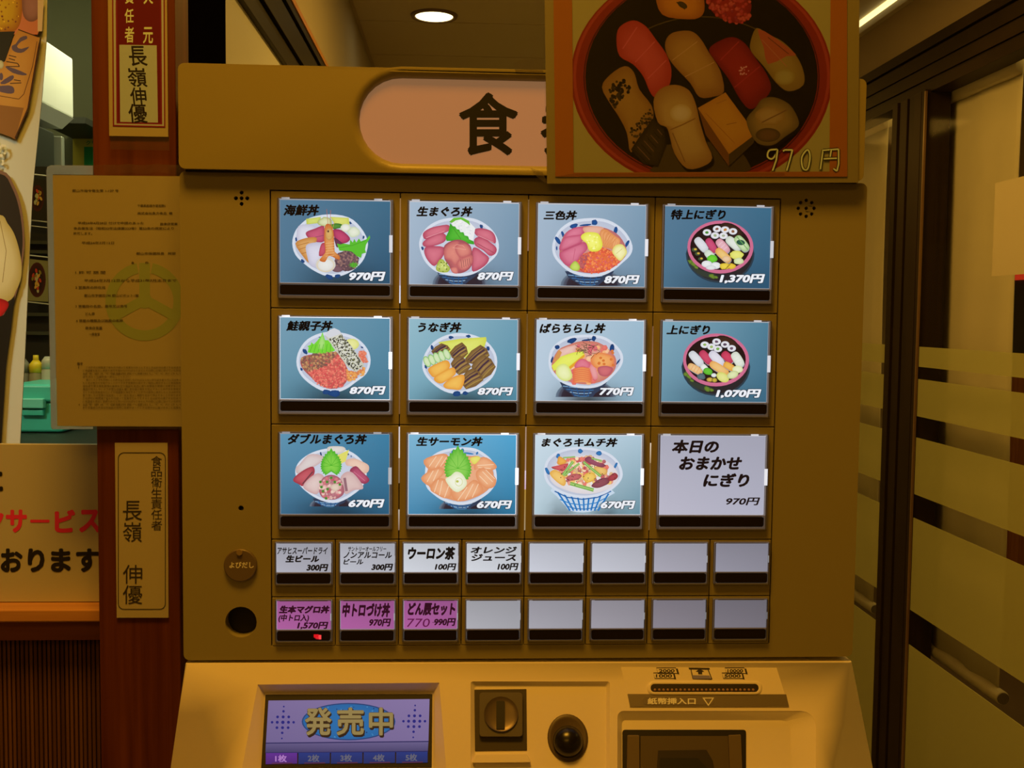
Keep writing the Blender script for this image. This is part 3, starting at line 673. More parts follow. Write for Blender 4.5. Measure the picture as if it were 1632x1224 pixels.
# ------------------------------------------------------------------ ticket machine
ZR = [1.55, 1.4549, 1.3595, 1.2637, 1.2152, 1.1737]; CW = .105; SW = .0525; PX0, PX1, PZ0, PZ1 = -.0725, .4931, 1.1621, 1.5643
vm = empty('ticket_machine', (.21, .2, 0), 'cream restaurant meal ticket machine with illuminated food picture buttons, centre of the view', 'vending machine')
def vpart(mb, name, m, parent=None, **kw): return mb.build(name, m, parent or vm, **kw)
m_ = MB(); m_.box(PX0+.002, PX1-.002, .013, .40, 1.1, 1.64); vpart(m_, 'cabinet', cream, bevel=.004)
m_ = MB(); m_.box(PX0+.006, PX1-.006, .0122, .0128, PZ0+.006, PZ1-.004); vpart(m_, 'backing', black)
cellL = [(-.0006, ZR[5]), (.4206, ZR[5]), (.4206, ZR[0]+.0006), (-.0006, ZR[0]+.0006)]
def hole(px, py, rpx): a, b = F0.ab(px, py); return circ(a, b, rpx*.88/1693*1.02, 24)
holes = [cellL, hole(384, 991.5, 24.5), hole(384, 810, 4.2)]
for dx, dy in ((0, 0), (0, -9), (0, 9), (-9, 0), (9, 0)): holes.append(hole(385+dx, 316+dy, 3))
holes.append(hole(1285, 332, 2.8))
for k in range(8): holes.append(hole(1285+12.6*math.cos(k*P2/4), 332+12.8*math.sin(k*P2/4), 2.8))
pan = plate(F0, rr(PX0, PZ0, PX1, PZ1, .005, 4), holes, -.012, 0)
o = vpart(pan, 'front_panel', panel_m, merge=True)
bv = o.modifiers.new('b', 'BEVEL'); bv.width = .0009; bv.segments = 2; bv.limit_method = 'ANGLE'; bv.angle_limit = 1.0; bv.harden_normals = True; o.data.shade_smooth()
# call button disc
a, b = F0.ab(384, 900); m_ = MB(); m_.lathe([(.0135, 0), (.0136, .0022), (.0128, .003)], (a, -.0002, b), (1, 0, 0), (0, 0, 1), (0, -1, 0), 36)
cb = vpart(m_, 'call_button', mat('call_brown', (.16, .12, .09), .45)); m_ = MB(); aa, bb = F0.ab(382, 880, .003)
m_.lathe([(.0018, 0), (.0026, .0012), (.0024, .0016)], (aa, -.003, bb), (1, 0, 0), (0, 0, 1), (0, -1, 0), 16); m_.build('call_stud', mat('call_stud', (.30, .22, .12), .3), cb)
q = Pic(F0, .00325, unlit); q.text('よびだし', 365.5, 895.5, 404.5, 905.5, (168, 130, 60), .03); q.build('lettering', print_m, cb)

# header
HY = -.009; HF = face(HY); hx0, hx1, hz0, hz1 = -.0708, .4863, 1.5650, 1.6480
SH = .0165
cxm = (HF.ab(572, 190)[0]+.0)   # left tip
tip = cxm; zc = (HF.ab(700, 124)[1]+HF.ab(700, 260)[1])/2; rs = (HF.ab(700, 124)[1]-HF.ab(700, 260)[1])/2
xr_ = .42-tip
def stad(off, n=14):
    r = rs+off; L = []
    for k in range(n+1): t = math.radians(90+180*k/n); L.append((tip+rs+r*math.cos(t), zc+r*math.sin(t)))
    for k in range(n+1): t = math.radians(-90+180*k/n); L.append((xr_-rs+r*math.cos(t), zc+r*math.sin(t)))
    return L
profh = [(.0, -.0065), (.0006, -.0035), (.002, -.0018), (.004, -.0005), (.0065, 0.0002), (.0082, 0)]
rings = [[HF.w(a, b, h) for a, b in stad(off)] for off, h in profh]
m_ = MB(); n = len(rings[0])
m_.mesh([p for R in rings for p in R], [(i*n+k, i*n+(k+1) % n, (i+1)*n+(k+1) % n, (i+1)*n+k) for i in range(len(rings)-1) for k in range(n)])
outer = rr(hx0, hz0, hx1, hz1, .005, 4); lo = [Vector((a, b, 0)) for a, b in outer]; li = [Vector((a, b, 0)) for a, b in stad(profh[-1][0])]
m_.mesh([HF.w(p.x, p.y, 0) for p in lo+li], [tuple(t) for t in tessellate_polygon([lo, li])])
fr_ = [HF.w(p.x, p.y, 0) for p in lo]; bk = [p+Vector((0, .40, 0)) for p in fr_]; k = len(lo)
m_.mesh(fr_+bk, [(i, (i+1) % k, (i+1) % k+k, i+k) for i in range(k)]+[tuple(range(k, 2*k))])
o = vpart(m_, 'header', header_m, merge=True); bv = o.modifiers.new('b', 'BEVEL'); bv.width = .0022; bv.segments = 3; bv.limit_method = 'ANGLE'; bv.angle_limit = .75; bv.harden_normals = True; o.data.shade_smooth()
m_ = MB(); m_.prism([HF.w(a, b, -.0058) for a, b in stad(.0005)], (0, .001, 0)); hs = vpart(m_, 'sign_panel', mat('pink_panel', (.33, .17, .075), .5, emit=.62))
q = Pic(HF, -.0056, lin)
q.text('食', 731, 147, 826, 248, (14, 14, 18), .027); q.text('券', 861, 150, 953, 248, (14, 14, 18), .027)
q.build('lettering', mat('sign_ink', (.006, .006, .008), .5), hs)
m_ = MB(); m_.box(hx0+.004, hx1-.004, -.004, .39, 1.5635, 1.566); vpart(m_, 'header_gap', black)

# picture cards -------------------------------------------------------------
W_ = (222, 228, 240); BLUE = (30, 75, 130)
TEA = [(88, 125, 152), (62, 108, 136), (78, 118, 145), (45, 88, 118)]
LGT = [(168, 188, 208), (128, 158, 182), (160, 180, 202), (110, 142, 168)]
def bowl(q, pts, base=None, inner=True, inn=(205, 212, 228)):
    cx = sum(p[0] for p in pts)/len(pts); cy = sum(p[1] for p in pts)/len(pts)
    q.fan([(cx+(x-cx)*1.0, cy+(y-cy)*1.0) for x, y in smoothl(pts, 3)], (232, 236, 246), (214, 222, 236))
    if inner: q.fan([(cx+(x-cx)*.93, cy+(y-cy)*.90) for x, y in smoothl(pts, 3)], inn, (188, 196, 216))
def body(q, cx, top, wd, bot, wb, n=6):
    """outside of the bowl below its rim: dark blue glaze with pale brush lines, with its shadow painted beneath"""
    q.ymax = bot-1
    for g_, c_ in ((1.28, (104, 122, 142)), (1.16, (78, 84, 102)), (1.04, (50, 46, 60))): q.fan([(cx+wd*.1+wd*g_*math.cos(math.radians(t)), bot-(bot-top+40)*(.55+.45*g_)*math.sin(math.radians(t))) for t in range(0, 181, 12)], (44, 34, 44), c_, ctr=(cx+wd*.1, bot-8), mid=.8)  # shadow under the bowl, painted into the picture as dark fans
    q.ymax = None
    q.poly([(cx-wd, top-30), (cx+wd, top-30), (cx+wd*.80, top+(bot-top)*.3), (cx+wd*.5, top+(bot-top)*.7), (cx+wb, bot), (cx-wb, bot), (cx-wd*.55, top+(bot-top)*.7), (cx-wd*.85, top+(bot-top)*.3)], (48, 62, 88))
    for k, (f, c) in enumerate(((.12, (120, 160, 195)), (.38, (60, 110, 160)), (.62, (135, 170, 200)), (.86, (70, 120, 165)))):
        w_ = wd*(.92-.62*f**1.2); y = top+(bot-top)*f; q.pline([(cx-w_, y-6), (cx-w_*.4, y+8), (cx+w_*.25, y+9), (cx+w_*.6, y+2)], 9, c)
    for f in (-.7, -.35, .05, .35): q.line((cx+wd*f, top-10), (cx+wb*f*1.3, bot-8), 8, (36, 84, 140))
def marks(q, L):
    for x, y, r, rot in L: q.ell(x, y, r, r*.6, BLUE, (20, 60, 120), rot=rot, n=9, jag=.25)
PK, PK2 = (214, 120, 140), (170, 60, 88)
def kaisen(q):
    bowl(q, [(280, 600), (300, 500), (350, 425), (450, 350), (640, 315), (830, 345), (945, 440), (1015, 570), (1005, 680), (960, 780), (860, 870), (740, 920), (620, 920), (500, 870), (400, 800), (310, 710)])
    marks(q, [(318, 560, 18, 80), (845, 398, 18, 50), (975, 540, 18, 90), (380, 770, 22, 40), (640, 925, 40, 5), (720, 918, 30, -10)])
    q.fan([(415, 360), (560, 340), (545, 400), (420, 415)], (215, 222, 120), (190, 200, 80)); q.fan([(650, 340), (830, 350), (840, 415), (700, 420)], (222, 225, 120), (200, 205, 90))
    q.ell(600, 390, 70, 45, (225, 230, 190), (170, 180, 100), jag=.12); q.ell(700, 430, 65, 28, (90, 150, 60), (40, 95, 40), jag=.2)
    q.piece([(340, 430), (480, 420), (520, 480), (480, 560), (400, 590), (330, 580)], (225, 225, 238), (195, 195, 215))
    q.piece([(415, 490), (500, 455), (590, 430), (600, 560), (560, 590), (500, 580), (430, 540)], (205, 95, 125), (165, 60, 90), [((500, 540), (590, 520))], (135, 70, 100))
    q.ell(800, 448, 50, 40, (240, 240, 235), (205, 215, 180)); q.ell(880, 490, 60, 50, (235, 238, 220), (200, 215, 180), jag=.1)
    q.piece([(680, 465), (760, 470), (840, 540), (830, 580), (780, 600), (720, 590), (690, 540)], (200, 75, 115), (150, 45, 85))
    q.piece([(690, 540), (760, 590), (780, 610), (720, 640), (700, 600)], (110, 60, 85), (85, 45, 70))
    q.poly([(715, 600), (750, 610), (780, 600), (840, 610), (845, 560), (870, 590), (885, 555), (905, 590), (930, 550), (950, 580), (1000, 560), (1035, 520), (1040, 545), (1000, 610), (990, 660), (1000, 690), (960, 700), (950, 740), (900, 720), (860, 680), (740, 670)], (92, 190, 52)); q.pline([(740, 640), (860, 620), (1000, 570)], 5, (65, 155, 40))
    q.ell(810, 770, 120, 100, (118, 92, 98), (92, 66, 74), n=22, jag=.06); q.grains(circ(810, 770, 112, 20, 95), 170, 12, [(132, 98, 96), (102, 74, 82), (150, 112, 104), (84, 62, 74)], 14)
    q.ell(720, 850, 55, 30, (130, 95, 105), (105, 75, 85)); q.leaf(880, 810, 60, 30, (100, 190, 60), (70, 150, 40), n=18, sq=.6)
    q.piece([(310, 600), (400, 550), (510, 540), (510, 590), (430, 640), (450, 790), (380, 720)], (222, 170, 105), (196, 130, 62), [((330, 620), (440, 590)), ((340, 660), (430, 630)), ((370, 700), (440, 680))], (170, 105, 45))
    q.piece([(415, 620), (500, 590), (580, 595), (600, 640), (560, 760), (540, 830), (460, 820), (425, 720)], (222, 220, 235), (192, 190, 212))
    q.piece([(560, 610), (600, 600), (600, 700), (540, 720)], (205, 90, 110), (170, 60, 80))
    q.ell(605, 805, 98, 78, (236, 236, 232), (210, 205, 198), n=20); q.loopline(circ(605, 810, 82, 20, 62), 6, (225, 205, 160))
    q.piece([(600, 430), (640, 410), (680, 470), (690, 620), (700, 700), (740, 720), (735, 760), (640, 720), (600, 780), (545, 760), (600, 690), (590, 560)], (225, 160, 95), (200, 105, 45))
    for k in range(6): q.line((605, 600+k*25), (690, 590+k*25), 5, (235, 185, 125))
    q.ell(640, 510, 36, 60, (222, 190, 120), (190, 140, 75)); q.ell(630, 482, 12, 10, (40, 35, 50)); 
    for k in range(5): q.line((625+k*8, 540), (590+k*24, 440-k*10), 4, (215, 150, 80))
    q.line((615, 265), (630, 430), 4, (190, 100, 80)); q.line((655, 275), (648, 430), 4, (190, 100, 80))
def shiso(q, cx, cy, R, rot=-90, sq=1.0, c1=(120, 205, 70), c2=(60, 160, 40)):
    pts = []
    for k in range(45):
        t = k/44*2-1; a = math.radians(rot+t*150); r = R*(.64+.36*math.exp(-abs(t)/.16)+.04*math.cos(t*6))*(1 if k % 2 == 0 else .88)
        pts.append((cx+r*math.cos(a), cy+r*math.sin(a)*sq))
    pts.append((cx-R*.35*math.cos(math.radians(rot)), cy-R*.35*math.sin(math.radians(rot))*sq)); q.fan(pts, c1, c2, ctr=(cx, cy))
    for k in range(-3, 4):
        a = math.radians(rot+k*33); q.line((cx, cy), (cx+R*.6*math.cos(a), cy+R*.6*math.sin(a)*sq), 4, c2)
def namamaguro(q):
    body(q, 610, 890, 210, 1000, 70)
    bowl(q, [(232, 590), (270, 490), (350, 410), (470, 360), (620, 345), (760, 355), (880, 410), (970, 500), (1010, 610), (990, 710), (900, 800), (800, 880), (680, 918), (540, 915), (400, 875), (300, 790), (250, 690)])
    marks(q, [(840, 438, 26, 80), (900, 470, 10, 0), (265, 650, 20, 70)])
    T, T2 = (218, 122, 140), (178, 68, 95)
    for P in ([(270, 500), (340, 450), (440, 425), (520, 420), (530, 470), (470, 500), (380, 530), (290, 560)], [(265, 600), (300, 560), (400, 510), (470, 500), (500, 540), (470, 590), (370, 625), (290, 632)],
              [(765, 470), (830, 450), (930, 475), (975, 530), (975, 600), (900, 570), (800, 530)], [(770, 560), (820, 535), (900, 570), (985, 640), (975, 700), (920, 720), (860, 670), (780, 620)],
              [(290, 640), (350, 625), (470, 635), (475, 700), (440, 760), (380, 820), (320, 770), (285, 700)], [(750, 660), (790, 640), (860, 690), (915, 745), (870, 820), (760, 875), (745, 800)]): q.piece(P, T, T2)
    q.line((300, 545), (480, 480), 5, (232, 160, 170)); q.line((800, 520), (960, 590), 5, (232, 160, 170)); q.line((800, 600), (960, 690), 5, (150, 50, 75))
    q.poly([(550, 400), (620, 350), (700, 370), (780, 450), (760, 570), (690, 560), (560, 430)], (238, 240, 240)); q.grains([(580, 400), (640, 365), (740, 430), (755, 540), (690, 530)], 40, 9, [(225, 228, 232), (245, 245, 245)])
    q.poly([(525, 390), (570, 350), (650, 345), (720, 380), (730, 425), (700, 400), (640, 365), (590, 375), (550, 400)], (110, 190, 60))
    q.fan([(535, 400), (560, 430), (585, 435), (600, 460), (625, 465), (635, 490), (665, 490), (675, 520), (710, 530), (720, 560), (765, 580), (770, 610), (700, 600), (600, 575), (500, 575), (490, 540), (520, 480)], (90, 190, 60), (50, 160, 40))
    q.line((545, 420), (640, 560), 5, (60, 140, 40))
    q.fan(smoothl([(470, 650), (500, 600), (580, 565), (660, 570), (730, 620), (750, 690), (760, 770), (720, 850), (640, 890), (560, 880), (520, 810), (480, 750)], 3), (205, 115, 115), (160, 80, 90))
    for P in ([(480, 650), (540, 590), (620, 580), (600, 660), (640, 760), (590, 820), (540, 770), (480, 740)], [(590, 620), (680, 600), (735, 650), (730, 710), (640, 740), (590, 680)], [(620, 760), (740, 710), (755, 780), (700, 850), (640, 860), (600, 810)], [(540, 840), (600, 830), (610, 890), (560, 885)]): q.piece(P, (226, 142, 128), (190, 96, 100))
    q.loopline([(560, 640), (600, 610), (660, 620), (690, 660)], 4, (240, 175, 160))
    for k in range(5): q.line((640+k*20, 760-k*4), (650+k*20, 840-k*8), 4, (110, 62, 68))
    q.fan(smoothl([(400, 820), (430, 760), (465, 755), (500, 800), (535, 840), (510, 880), (440, 880), (400, 860)], 2), (205, 215, 120), (160, 175, 60)); q.grains(circ(465, 825, 50), 20, 8, [(120, 135, 50), (225, 232, 150)])
def sanshoku(q):
    body(q, 640, 900, 240, 1012, 80)
    bowl(q, [(275, 630), (300, 540), (360, 450), (480, 375), (640, 352), (780, 360), (900, 410), (1000, 500), (1058, 620), (1040, 710), (960, 790), (860, 870), (740, 920), (600, 925), (450, 880), (350, 800), (290, 720)])
    for x, y, a, b, r in ((485, 430, 40, 22, -25), (690, 395, 30, 30, 0), (600, 420, 60, 10, -5), (895, 470, 20, 40, 10), (1005, 605, 14, 42, 30), (330, 570, 18, 45, -30), (380, 510, 14, 35, -20), (320, 645, 8, 20, 0)): q.ell(x, y, a, b, (30, 85, 150), (22, 62, 125), rot=r, n=10, jag=.15)
    q.fan(smoothl([(345, 720), (370, 560), (440, 470), (580, 430), (760, 440), (900, 500), (980, 600), (1000, 700), (930, 790), (800, 870), (640, 890), (480, 860), (390, 790)], 3), (215, 150, 140), (190, 110, 110))
    P_ = (224, 130, 155)
    for P in ([(410, 500), (480, 450), (570, 440), (590, 480), (560, 520), (450, 540), (390, 560)], [(355, 600), (400, 540), (500, 520), (580, 520), (560, 590), (450, 640), (350, 670)], [(345, 700), (400, 660), (520, 600), (600, 590), (620, 650), (560, 720), (520, 780), (430, 820), (370, 770)]): q.piece(P, P_, (192, 78, 112))
    q.line((380, 670), (560, 600), 6, (180, 70, 105)); q.line((480, 760), (500, 650), 5, (200, 90, 120))
    q.piece([(580, 445), (700, 430), (780, 450), (730, 510), (640, 520), (590, 490)], (235, 185, 165), (222, 160, 135))
    for k in range(6): q.piece([(740+k*28, 500+k*14), (770+k*28, 460+k*16), (830+k*22, 480+k*18), (840+k*16, 560+k*14), (790+k*16, 640+k*4), (760+k*18, 600)], (240, 175, 120), (222, 140, 80))
    for k in range(7): q.line((770+k*22, 600+k*6), (830+k*14, 500+k*14), 3, (215, 130, 75))
    rg = smoothl([(560, 720), (640, 680), (760, 640), (860, 680), (940, 760), (900, 810), (800, 870), (680, 890), (560, 870), (520, 800)], 3)
    q.fan(rg, (232, 120, 70), (205, 80, 60)); q.grains(rg, 330, 10, [(232, 110, 60), (240, 135, 75), (222, 85, 60), (215, 95, 90)], 22)
    q.grains([(540, 730), (640, 690), (580, 850), (530, 830)], 60, 10, [(190, 95, 95), (170, 80, 90)], 15)
    q.fan(smoothl([(560, 520), (620, 490), (720, 500), (755, 560), (765, 630), (720, 675), (640, 670), (610, 600), (565, 560)], 3), (250, 250, 130), (225, 225, 70)); q.grains(circ(680, 580, 70, 16, 75), 25, 8, [(235, 235, 90), (255, 255, 170)])
    q.fan(smoothl([(860, 680), (890, 620), (960, 610), (1005, 680), (980, 730), (940, 770), (900, 740)], 3), (250, 245, 190), (225, 215, 110)); q.line((900, 700), (960, 650), 4, (200, 190, 90))
    q.fan(smoothl([(450, 820), (500, 770), (545, 820), (530, 865), (470, 860)], 3), (205, 225, 110), (165, 190, 60))
def tub(q, dx=0, dy=0, kind=0):
    P = lambda L: [(x+dx, y+dy) for x, y in L]
    q.fan([(690+dx+335*math.cos(math.radians(t)), 700+dy+285*math.sin(math.radians(t))) for t in range(0, 190, 12)]+[(372+dx, 640+dy), (1010+dx, 640+dy)], (50, 60, 68), (40, 60, 76), mid=.9)
    q.poly([(690+dx+318*math.cos(math.radians(t)), 698+dy+268*math.sin(math.radians(t))) for t in range(0, 190, 12)]+[(374+dx, 640+dy), (1008+dx, 640+dy)], (42, 38, 42))
    q.poly(P([(385, 730), (420, 850), (520, 920), (640, 945), (640, 900), (480, 850)]), (52, 60, 52), 2)
    for x, y, r in ((400, 780, 22), (430, 800, 26), (455, 835, 16), (610, 920, 26), (650, 930, 18), (415, 755, 14)): q.ell(x+dx, y+dy, r*1.3, r*.8, (112, 140, 50), (80, 105, 40), rot=30, n=8, jag=.3)
    q.fan(P(circ(692, 635, 322, 40, 258)), (225, 130, 160), (205, 108, 142)); q.fan(P(circ(690, 632, 292, 36, 226)), (46, 28, 24), (34, 20, 22))
    q.ell(800+dx, 470+dy, 120, 60, (70, 44, 32), (46, 30, 26), rot=25)
def roll(q, x, y, c, dark=(30, 28, 38)):
    q.ell(x, y+6, 45, 36, dark); q.ell(x, y, 42, 32, (238, 238, 240), (215, 215, 225)); q.ell(x, y, 17, 13, c, tuple(int(v*.8) for v in c), jag=.2, n=9)
def nig(q, x, y, a, b, rot, c1, c2, st=None):
    pts = [(x+px*math.cos(math.radians(rot))-py*math.sin(math.radians(rot)), y+px*math.sin(math.radians(rot))+py*math.cos(math.radians(rot))) for px, py in ((-a, 0), (-a*.8, -b*.8), (0, -b), (a*.8, -b*.8), (a, 0), (a*.8, b*.8), (0, b*.95), (-a*.8, b*.8))]
    q.fan([(u+4, v+9) for u, v in smoothl(pts, 2)], (205, 205, 210), (150, 150, 160)); q.piece(pts, c1, c2, sm=3)
    if st:
        for k in (-.4, 0, .4):
            cx_, cy_ = x+a*k*math.cos(math.radians(rot)), y+a*k*math.sin(math.radians(rot)); nx, ny = -math.sin(math.radians(rot))*b*.7, math.cos(math.radians(rot))*b*.7; q.line((cx_-nx, cy_-ny), (cx_+nx, cy_+ny), 4, st)
def tokujo(q):
    tub(q)
    for x, y, c in ((660, 458, (140, 90, 70)), (738, 465, (215, 140, 60)), (815, 482, (150, 100, 70)), (562, 492, (80, 150, 60)), (640, 522, (170, 190, 140)), (722, 525, (180, 190, 160))): roll(q, x, y, c)
    nig(q, 505, 610, 82, 42, 50, (228, 230, 235), (200, 205, 210)); nig(q, 605, 620, 80, 38, 58, (210, 85, 125), (175, 55, 95)); nig(q, 715, 625, 82, 42, 48, (235, 185, 195), (212, 145, 160), (245, 215, 220))
    nig(q, 820, 600, 88, 44, 40, (232, 236, 228), (200, 210, 195)); nig(q, 900, 600, 90, 46, 50, (215, 232, 190), (160, 195, 130)); q.ell(890, 590, 42, 26, (45, 95, 75), (35, 75, 60), rot=10); q.line((850, 530), (960, 660), 8, (110, 165, 90))
    for x, y, r in ((440, 660, 30), (470, 700, 28), (500, 750, 26)): q.ell(x, y, r, r*.7, (75, 95, 60), (50, 65, 50)); q.ell(x+8, y-4, r*.5, r*.35, (225, 190, 70), (200, 150, 50))
    nig(q, 590, 715, 60, 38, 45, (225, 235, 220), (195, 205, 190)); q.ell(612, 748, 52, 38, (120, 215, 60), (80, 180, 45), jag=.08)
    nig(q, 720, 715, 92, 40, 42, (240, 205, 130), (225, 160, 75)); q.ell(750, 750, 42, 30, (238, 205, 165), (222, 180, 130)); q.ell(850, 712, 68, 42, (235, 235, 130), (215, 215, 90), jag=.07); q.ell(870, 770, 50, 32, (228, 238, 190), (195, 210, 150), jag=.08)
    q.ell(560, 800, 52, 34, (240, 242, 242), (212, 215, 220)); q.ell(645, 815, 50, 34, (240, 242, 242), (212, 215, 220)); q.ell(600, 835, 50, 22, (232, 235, 235), (205, 208, 215))
    q.ell(735, 822, 50, 32, (240, 215, 80), (215, 180, 50), jag=.1); q.ell(800, 822, 42, 28, (238, 205, 70), (210, 170, 45), jag=.1); q.line((740, 850), (790, 800), 5, (90, 80, 30))
def shake(q):
    bowl(q, [(320, 590), (350, 470), (430, 370), (560, 310), (700, 300), (850, 330), (960, 400), (1030, 500), (1042, 610), (1000, 710), (900, 790), (800, 860), (690, 890), (560, 870), (430, 790), (350, 700)])
    marks(q, [(405, 490, 32, 60), (370, 665, 18, 60), (960, 450, 14, 30), (545, 350, 8, 0), (690, 895, 60, 0), (610, 885, 40, 8)])
    q.ell(860, 420, 72, 55, (235, 235, 160), (215, 218, 120))
    q.poly([(430, 500), (440, 450), (425, 440), (460, 425), (465, 400), (490, 420), (520, 390), (560, 340), (575, 300), (600, 380), (640, 380), (670, 440), (700, 480), (640, 510), (540, 515)], (122, 215, 62)); q.fan([(540, 400), (575, 310), (600, 400), (590, 470), (530, 470)], (175, 225, 130), (140, 215, 90))
    for k in range(6): q.line((450+k*40, 500), (480+k*35, 420), 5, (80, 175, 45))
    rg = smoothl([(370, 550), (470, 520), (600, 510), (720, 500), (800, 620), (830, 720), (780, 820), (660, 855), (560, 820), (460, 740), (370, 640)], 3)
    q.fan(rg, (205, 100, 90), (175, 90, 85))
    q.grains([(370, 560), (480, 515), (700, 495), (720, 520), (600, 640), (440, 690), (370, 640)], 270, 11, [(160, 112, 82), (135, 88, 72), (185, 140, 92), (112, 78, 70)], 24)
    q.grains([(600, 640), (730, 520), (800, 640), (830, 740), (760, 840), (640, 850), (520, 810), (440, 690)], 420, 11, [(214, 92, 84), (224, 112, 96), (198, 72, 72), (220, 130, 105)], 28)
    q.grains([(800, 660), (880, 690), (1000, 640), (985, 710), (880, 770), (820, 780)], 130, 11, [(222, 150, 80), (230, 165, 85), (205, 120, 75)], 22)
    q.grains([(920, 490), (990, 480), (1015, 590), (960, 600)], 80, 10, [(215, 105, 80), (225, 130, 100)], 20)
    q.fan([(595, 330), (640, 280), (690, 262), (740, 285), (780, 350), (860, 440), (930, 540), (985, 630), (900, 690), (820, 640), (760, 560), (690, 460), (630, 380)], (220, 220, 205), (198, 198, 180))
    q.poly([(595, 330), (640, 280), (690, 262), (740, 285), (760, 315), (640, 360)], (214, 216, 224))
    q.grains([(640, 370), (760, 320), (860, 450), (970, 625), (900, 680), (820, 620), (720, 480)], 210, 7, [(52, 52, 48), (80, 80, 66), (40, 42, 46), (110, 112, 70)])
def unagi(q):
    bowl(q, [(262, 620), (290, 510), (370, 400), (500, 330), (640, 310), (780, 335), (900, 400), (980, 510), (992, 630), (950, 740), (860, 820), (740, 880), (610, 905), (480, 880), (360, 800), (285, 710)])
    marks(q, [(540, 352, 26, 15), (710, 342, 24, 10), (358, 452, 24, 70), (902, 460, 26, 80), (298, 640, 20, 70), (600, 900, 40, 0), (680, 895, 30, -5)])
    q.fan([(420, 400), (640, 365), (885, 350), (890, 380), (860, 480), (760, 560), (560, 540), (470, 460)], (226, 232, 120), (210, 215, 80))
    def eel(P):
        q.piece(P, (150, 118, 72), (118, 88, 50), sm=2)
        x0, y0 = P[0]; x1, y1 = P[1]; x2, y2 = P[2]; x3, y3 = P[3]
        for t, wd, c in ((.25, 9, (88, 62, 60)), (.45, 18, (70, 48, 66)), (.6, 7, (175, 140, 80)), (.72, 11, (92, 66, 62)), (.9, 6, (180, 150, 70))):
            a = (x0+(x3-x0)*t, y0+(y3-y0)*t); b = (x1+(x2-x1)*t, y1+(y2-y1)*t); m = ((a[0]+b[0])/2, (a[1]+b[1])/2-8); q.pline([a, m, b], wd, c)
    for P in ([(350, 490), (450, 410), (540, 470), (420, 530)], [(530, 500), (650, 400), (710, 510), (600, 580)], [(680, 560), (830, 425), (920, 530), (790, 620)], [(540, 610), (630, 530), (740, 640), (620, 720)], [(740, 640), (860, 520), (980, 640), (860, 760)], [(650, 740), (760, 650), (860, 770), (690, 860)]): eel(P)
    for k in range(5):
        x = 310+k*48; y = 590-k*18; q.ell(x, y, 32, 58, (225, 238, 205), (120, 185, 90), rot=-25, n=16); q.ell(x, y, 24, 48, (215, 232, 190), (200, 225, 170), rot=-25, n=14)
    for P in ([(320, 660), (400, 610), (500, 575), (535, 620), (510, 670), (390, 740), (345, 720)], [(375, 750), (440, 700), (560, 645), (590, 690), (570, 730), (460, 800), (400, 790)], [(470, 810), (560, 740), (660, 715), (675, 770), (640, 860), (560, 860), (490, 850)]): q.piece(P, (245, 195, 95), (228, 152, 58))
def barachirashi(q):
    body(q, 580, 820, 230, 935, 90)
    bowl(q, [(240, 580), (260, 480), (330, 400), (440, 345), (600, 325), (760, 340), (870, 400), (950, 490), (968, 570), (940, 650), (860, 740), (760, 820), (640, 850), (500, 840), (380, 800), (290, 730), (250, 660)])
    for x, y, a, b, r in ((470, 385, 45, 28, -20), (680, 365, 22, 28, 0), (610, 380, 50, 10, -8), (855, 465, 22, 45, 10), (325, 450, 22, 22, 0), (920, 590, 8, 32, 35), (275, 570, 10, 34, 15)): q.ell(x, y, a, b, (22, 70, 130), (18, 50, 100), rot=r, n=10, jag=.2)
    q.fan(smoothl([(270, 620), (330, 480), (450, 420), (560, 390), (720, 400), (840, 480), (900, 570), (880, 680), (780, 770), (640, 810), (500, 800), (380, 760), (300, 700)], 3), (232, 170, 150), (205, 120, 105))
    q.grains([(470, 420), (800, 450), (880, 640), (700, 800), (480, 790)], 80, 26, [(230, 150, 95), (222, 110, 100), (240, 190, 150), (215, 100, 110), (238, 175, 120)], 16)
    q.fan([(330, 480), (430, 440), (520, 420), (500, 500), (420, 520), (340, 560)], (238, 200, 190), (225, 165, 150)); q.poly([(285, 590), (340, 470), (370, 500), (330, 590)], (215, 150, 85))
    q.fan([(270, 630), (360, 540), (480, 500), (580, 490), (590, 520), (520, 590), (440, 640), (360, 640), (290, 680)], (235, 240, 110), (222, 228, 80)); q.poly([(440, 640), (590, 515), (592, 540), (520, 610), (450, 665)], (232, 165, 50))
    q.fan(smoothl([(310, 700), (330, 630), (400, 610), (450, 660), (470, 740), (420, 780), (350, 760)], 3), (240, 245, 190), (215, 225, 120))
    for k in range(7): q.piece([(480, 660+k*20), (560, 640+k*20), (650, 660+k*20), (655, 690+k*18), (560, 680+k*18), (490, 690+k*18)], (240, 160, 95), (225, 105, 75))
    q.piece([(500, 610), (560, 560), (630, 590), (650, 650), (570, 640), (500, 650)], (228, 130, 150), (210, 95, 115)); q.piece([(640, 640), (690, 620), (720, 740), (680, 760)], (235, 165, 165), (225, 130, 140))
    q.piece([(650, 560), (720, 500), (830, 520), (880, 560), (860, 640), (760, 660), (680, 640)], (245, 180, 105), (230, 130, 80)); q.piece([(720, 650), (800, 630), (870, 660), (820, 730), (740, 720)], (215, 115, 120), (180, 85, 100))
    for k in range(9): q.ell(random.uniform(700, 880), random.uniform(470, 640), 14, 12, (225, 130, 60), (210, 100, 50))
    for k in range(34):
        x, y = random.gauss(620, 45), random.gauss(470, 38); a = random.uniform(0, 3.14); q.line((x-30*math.cos(a), y-22*math.sin(a)), (x+30*math.cos(a), y+22*math.sin(a)), 4, random.choice([(60, 62, 40), (90, 92, 50), (40, 44, 36)]))
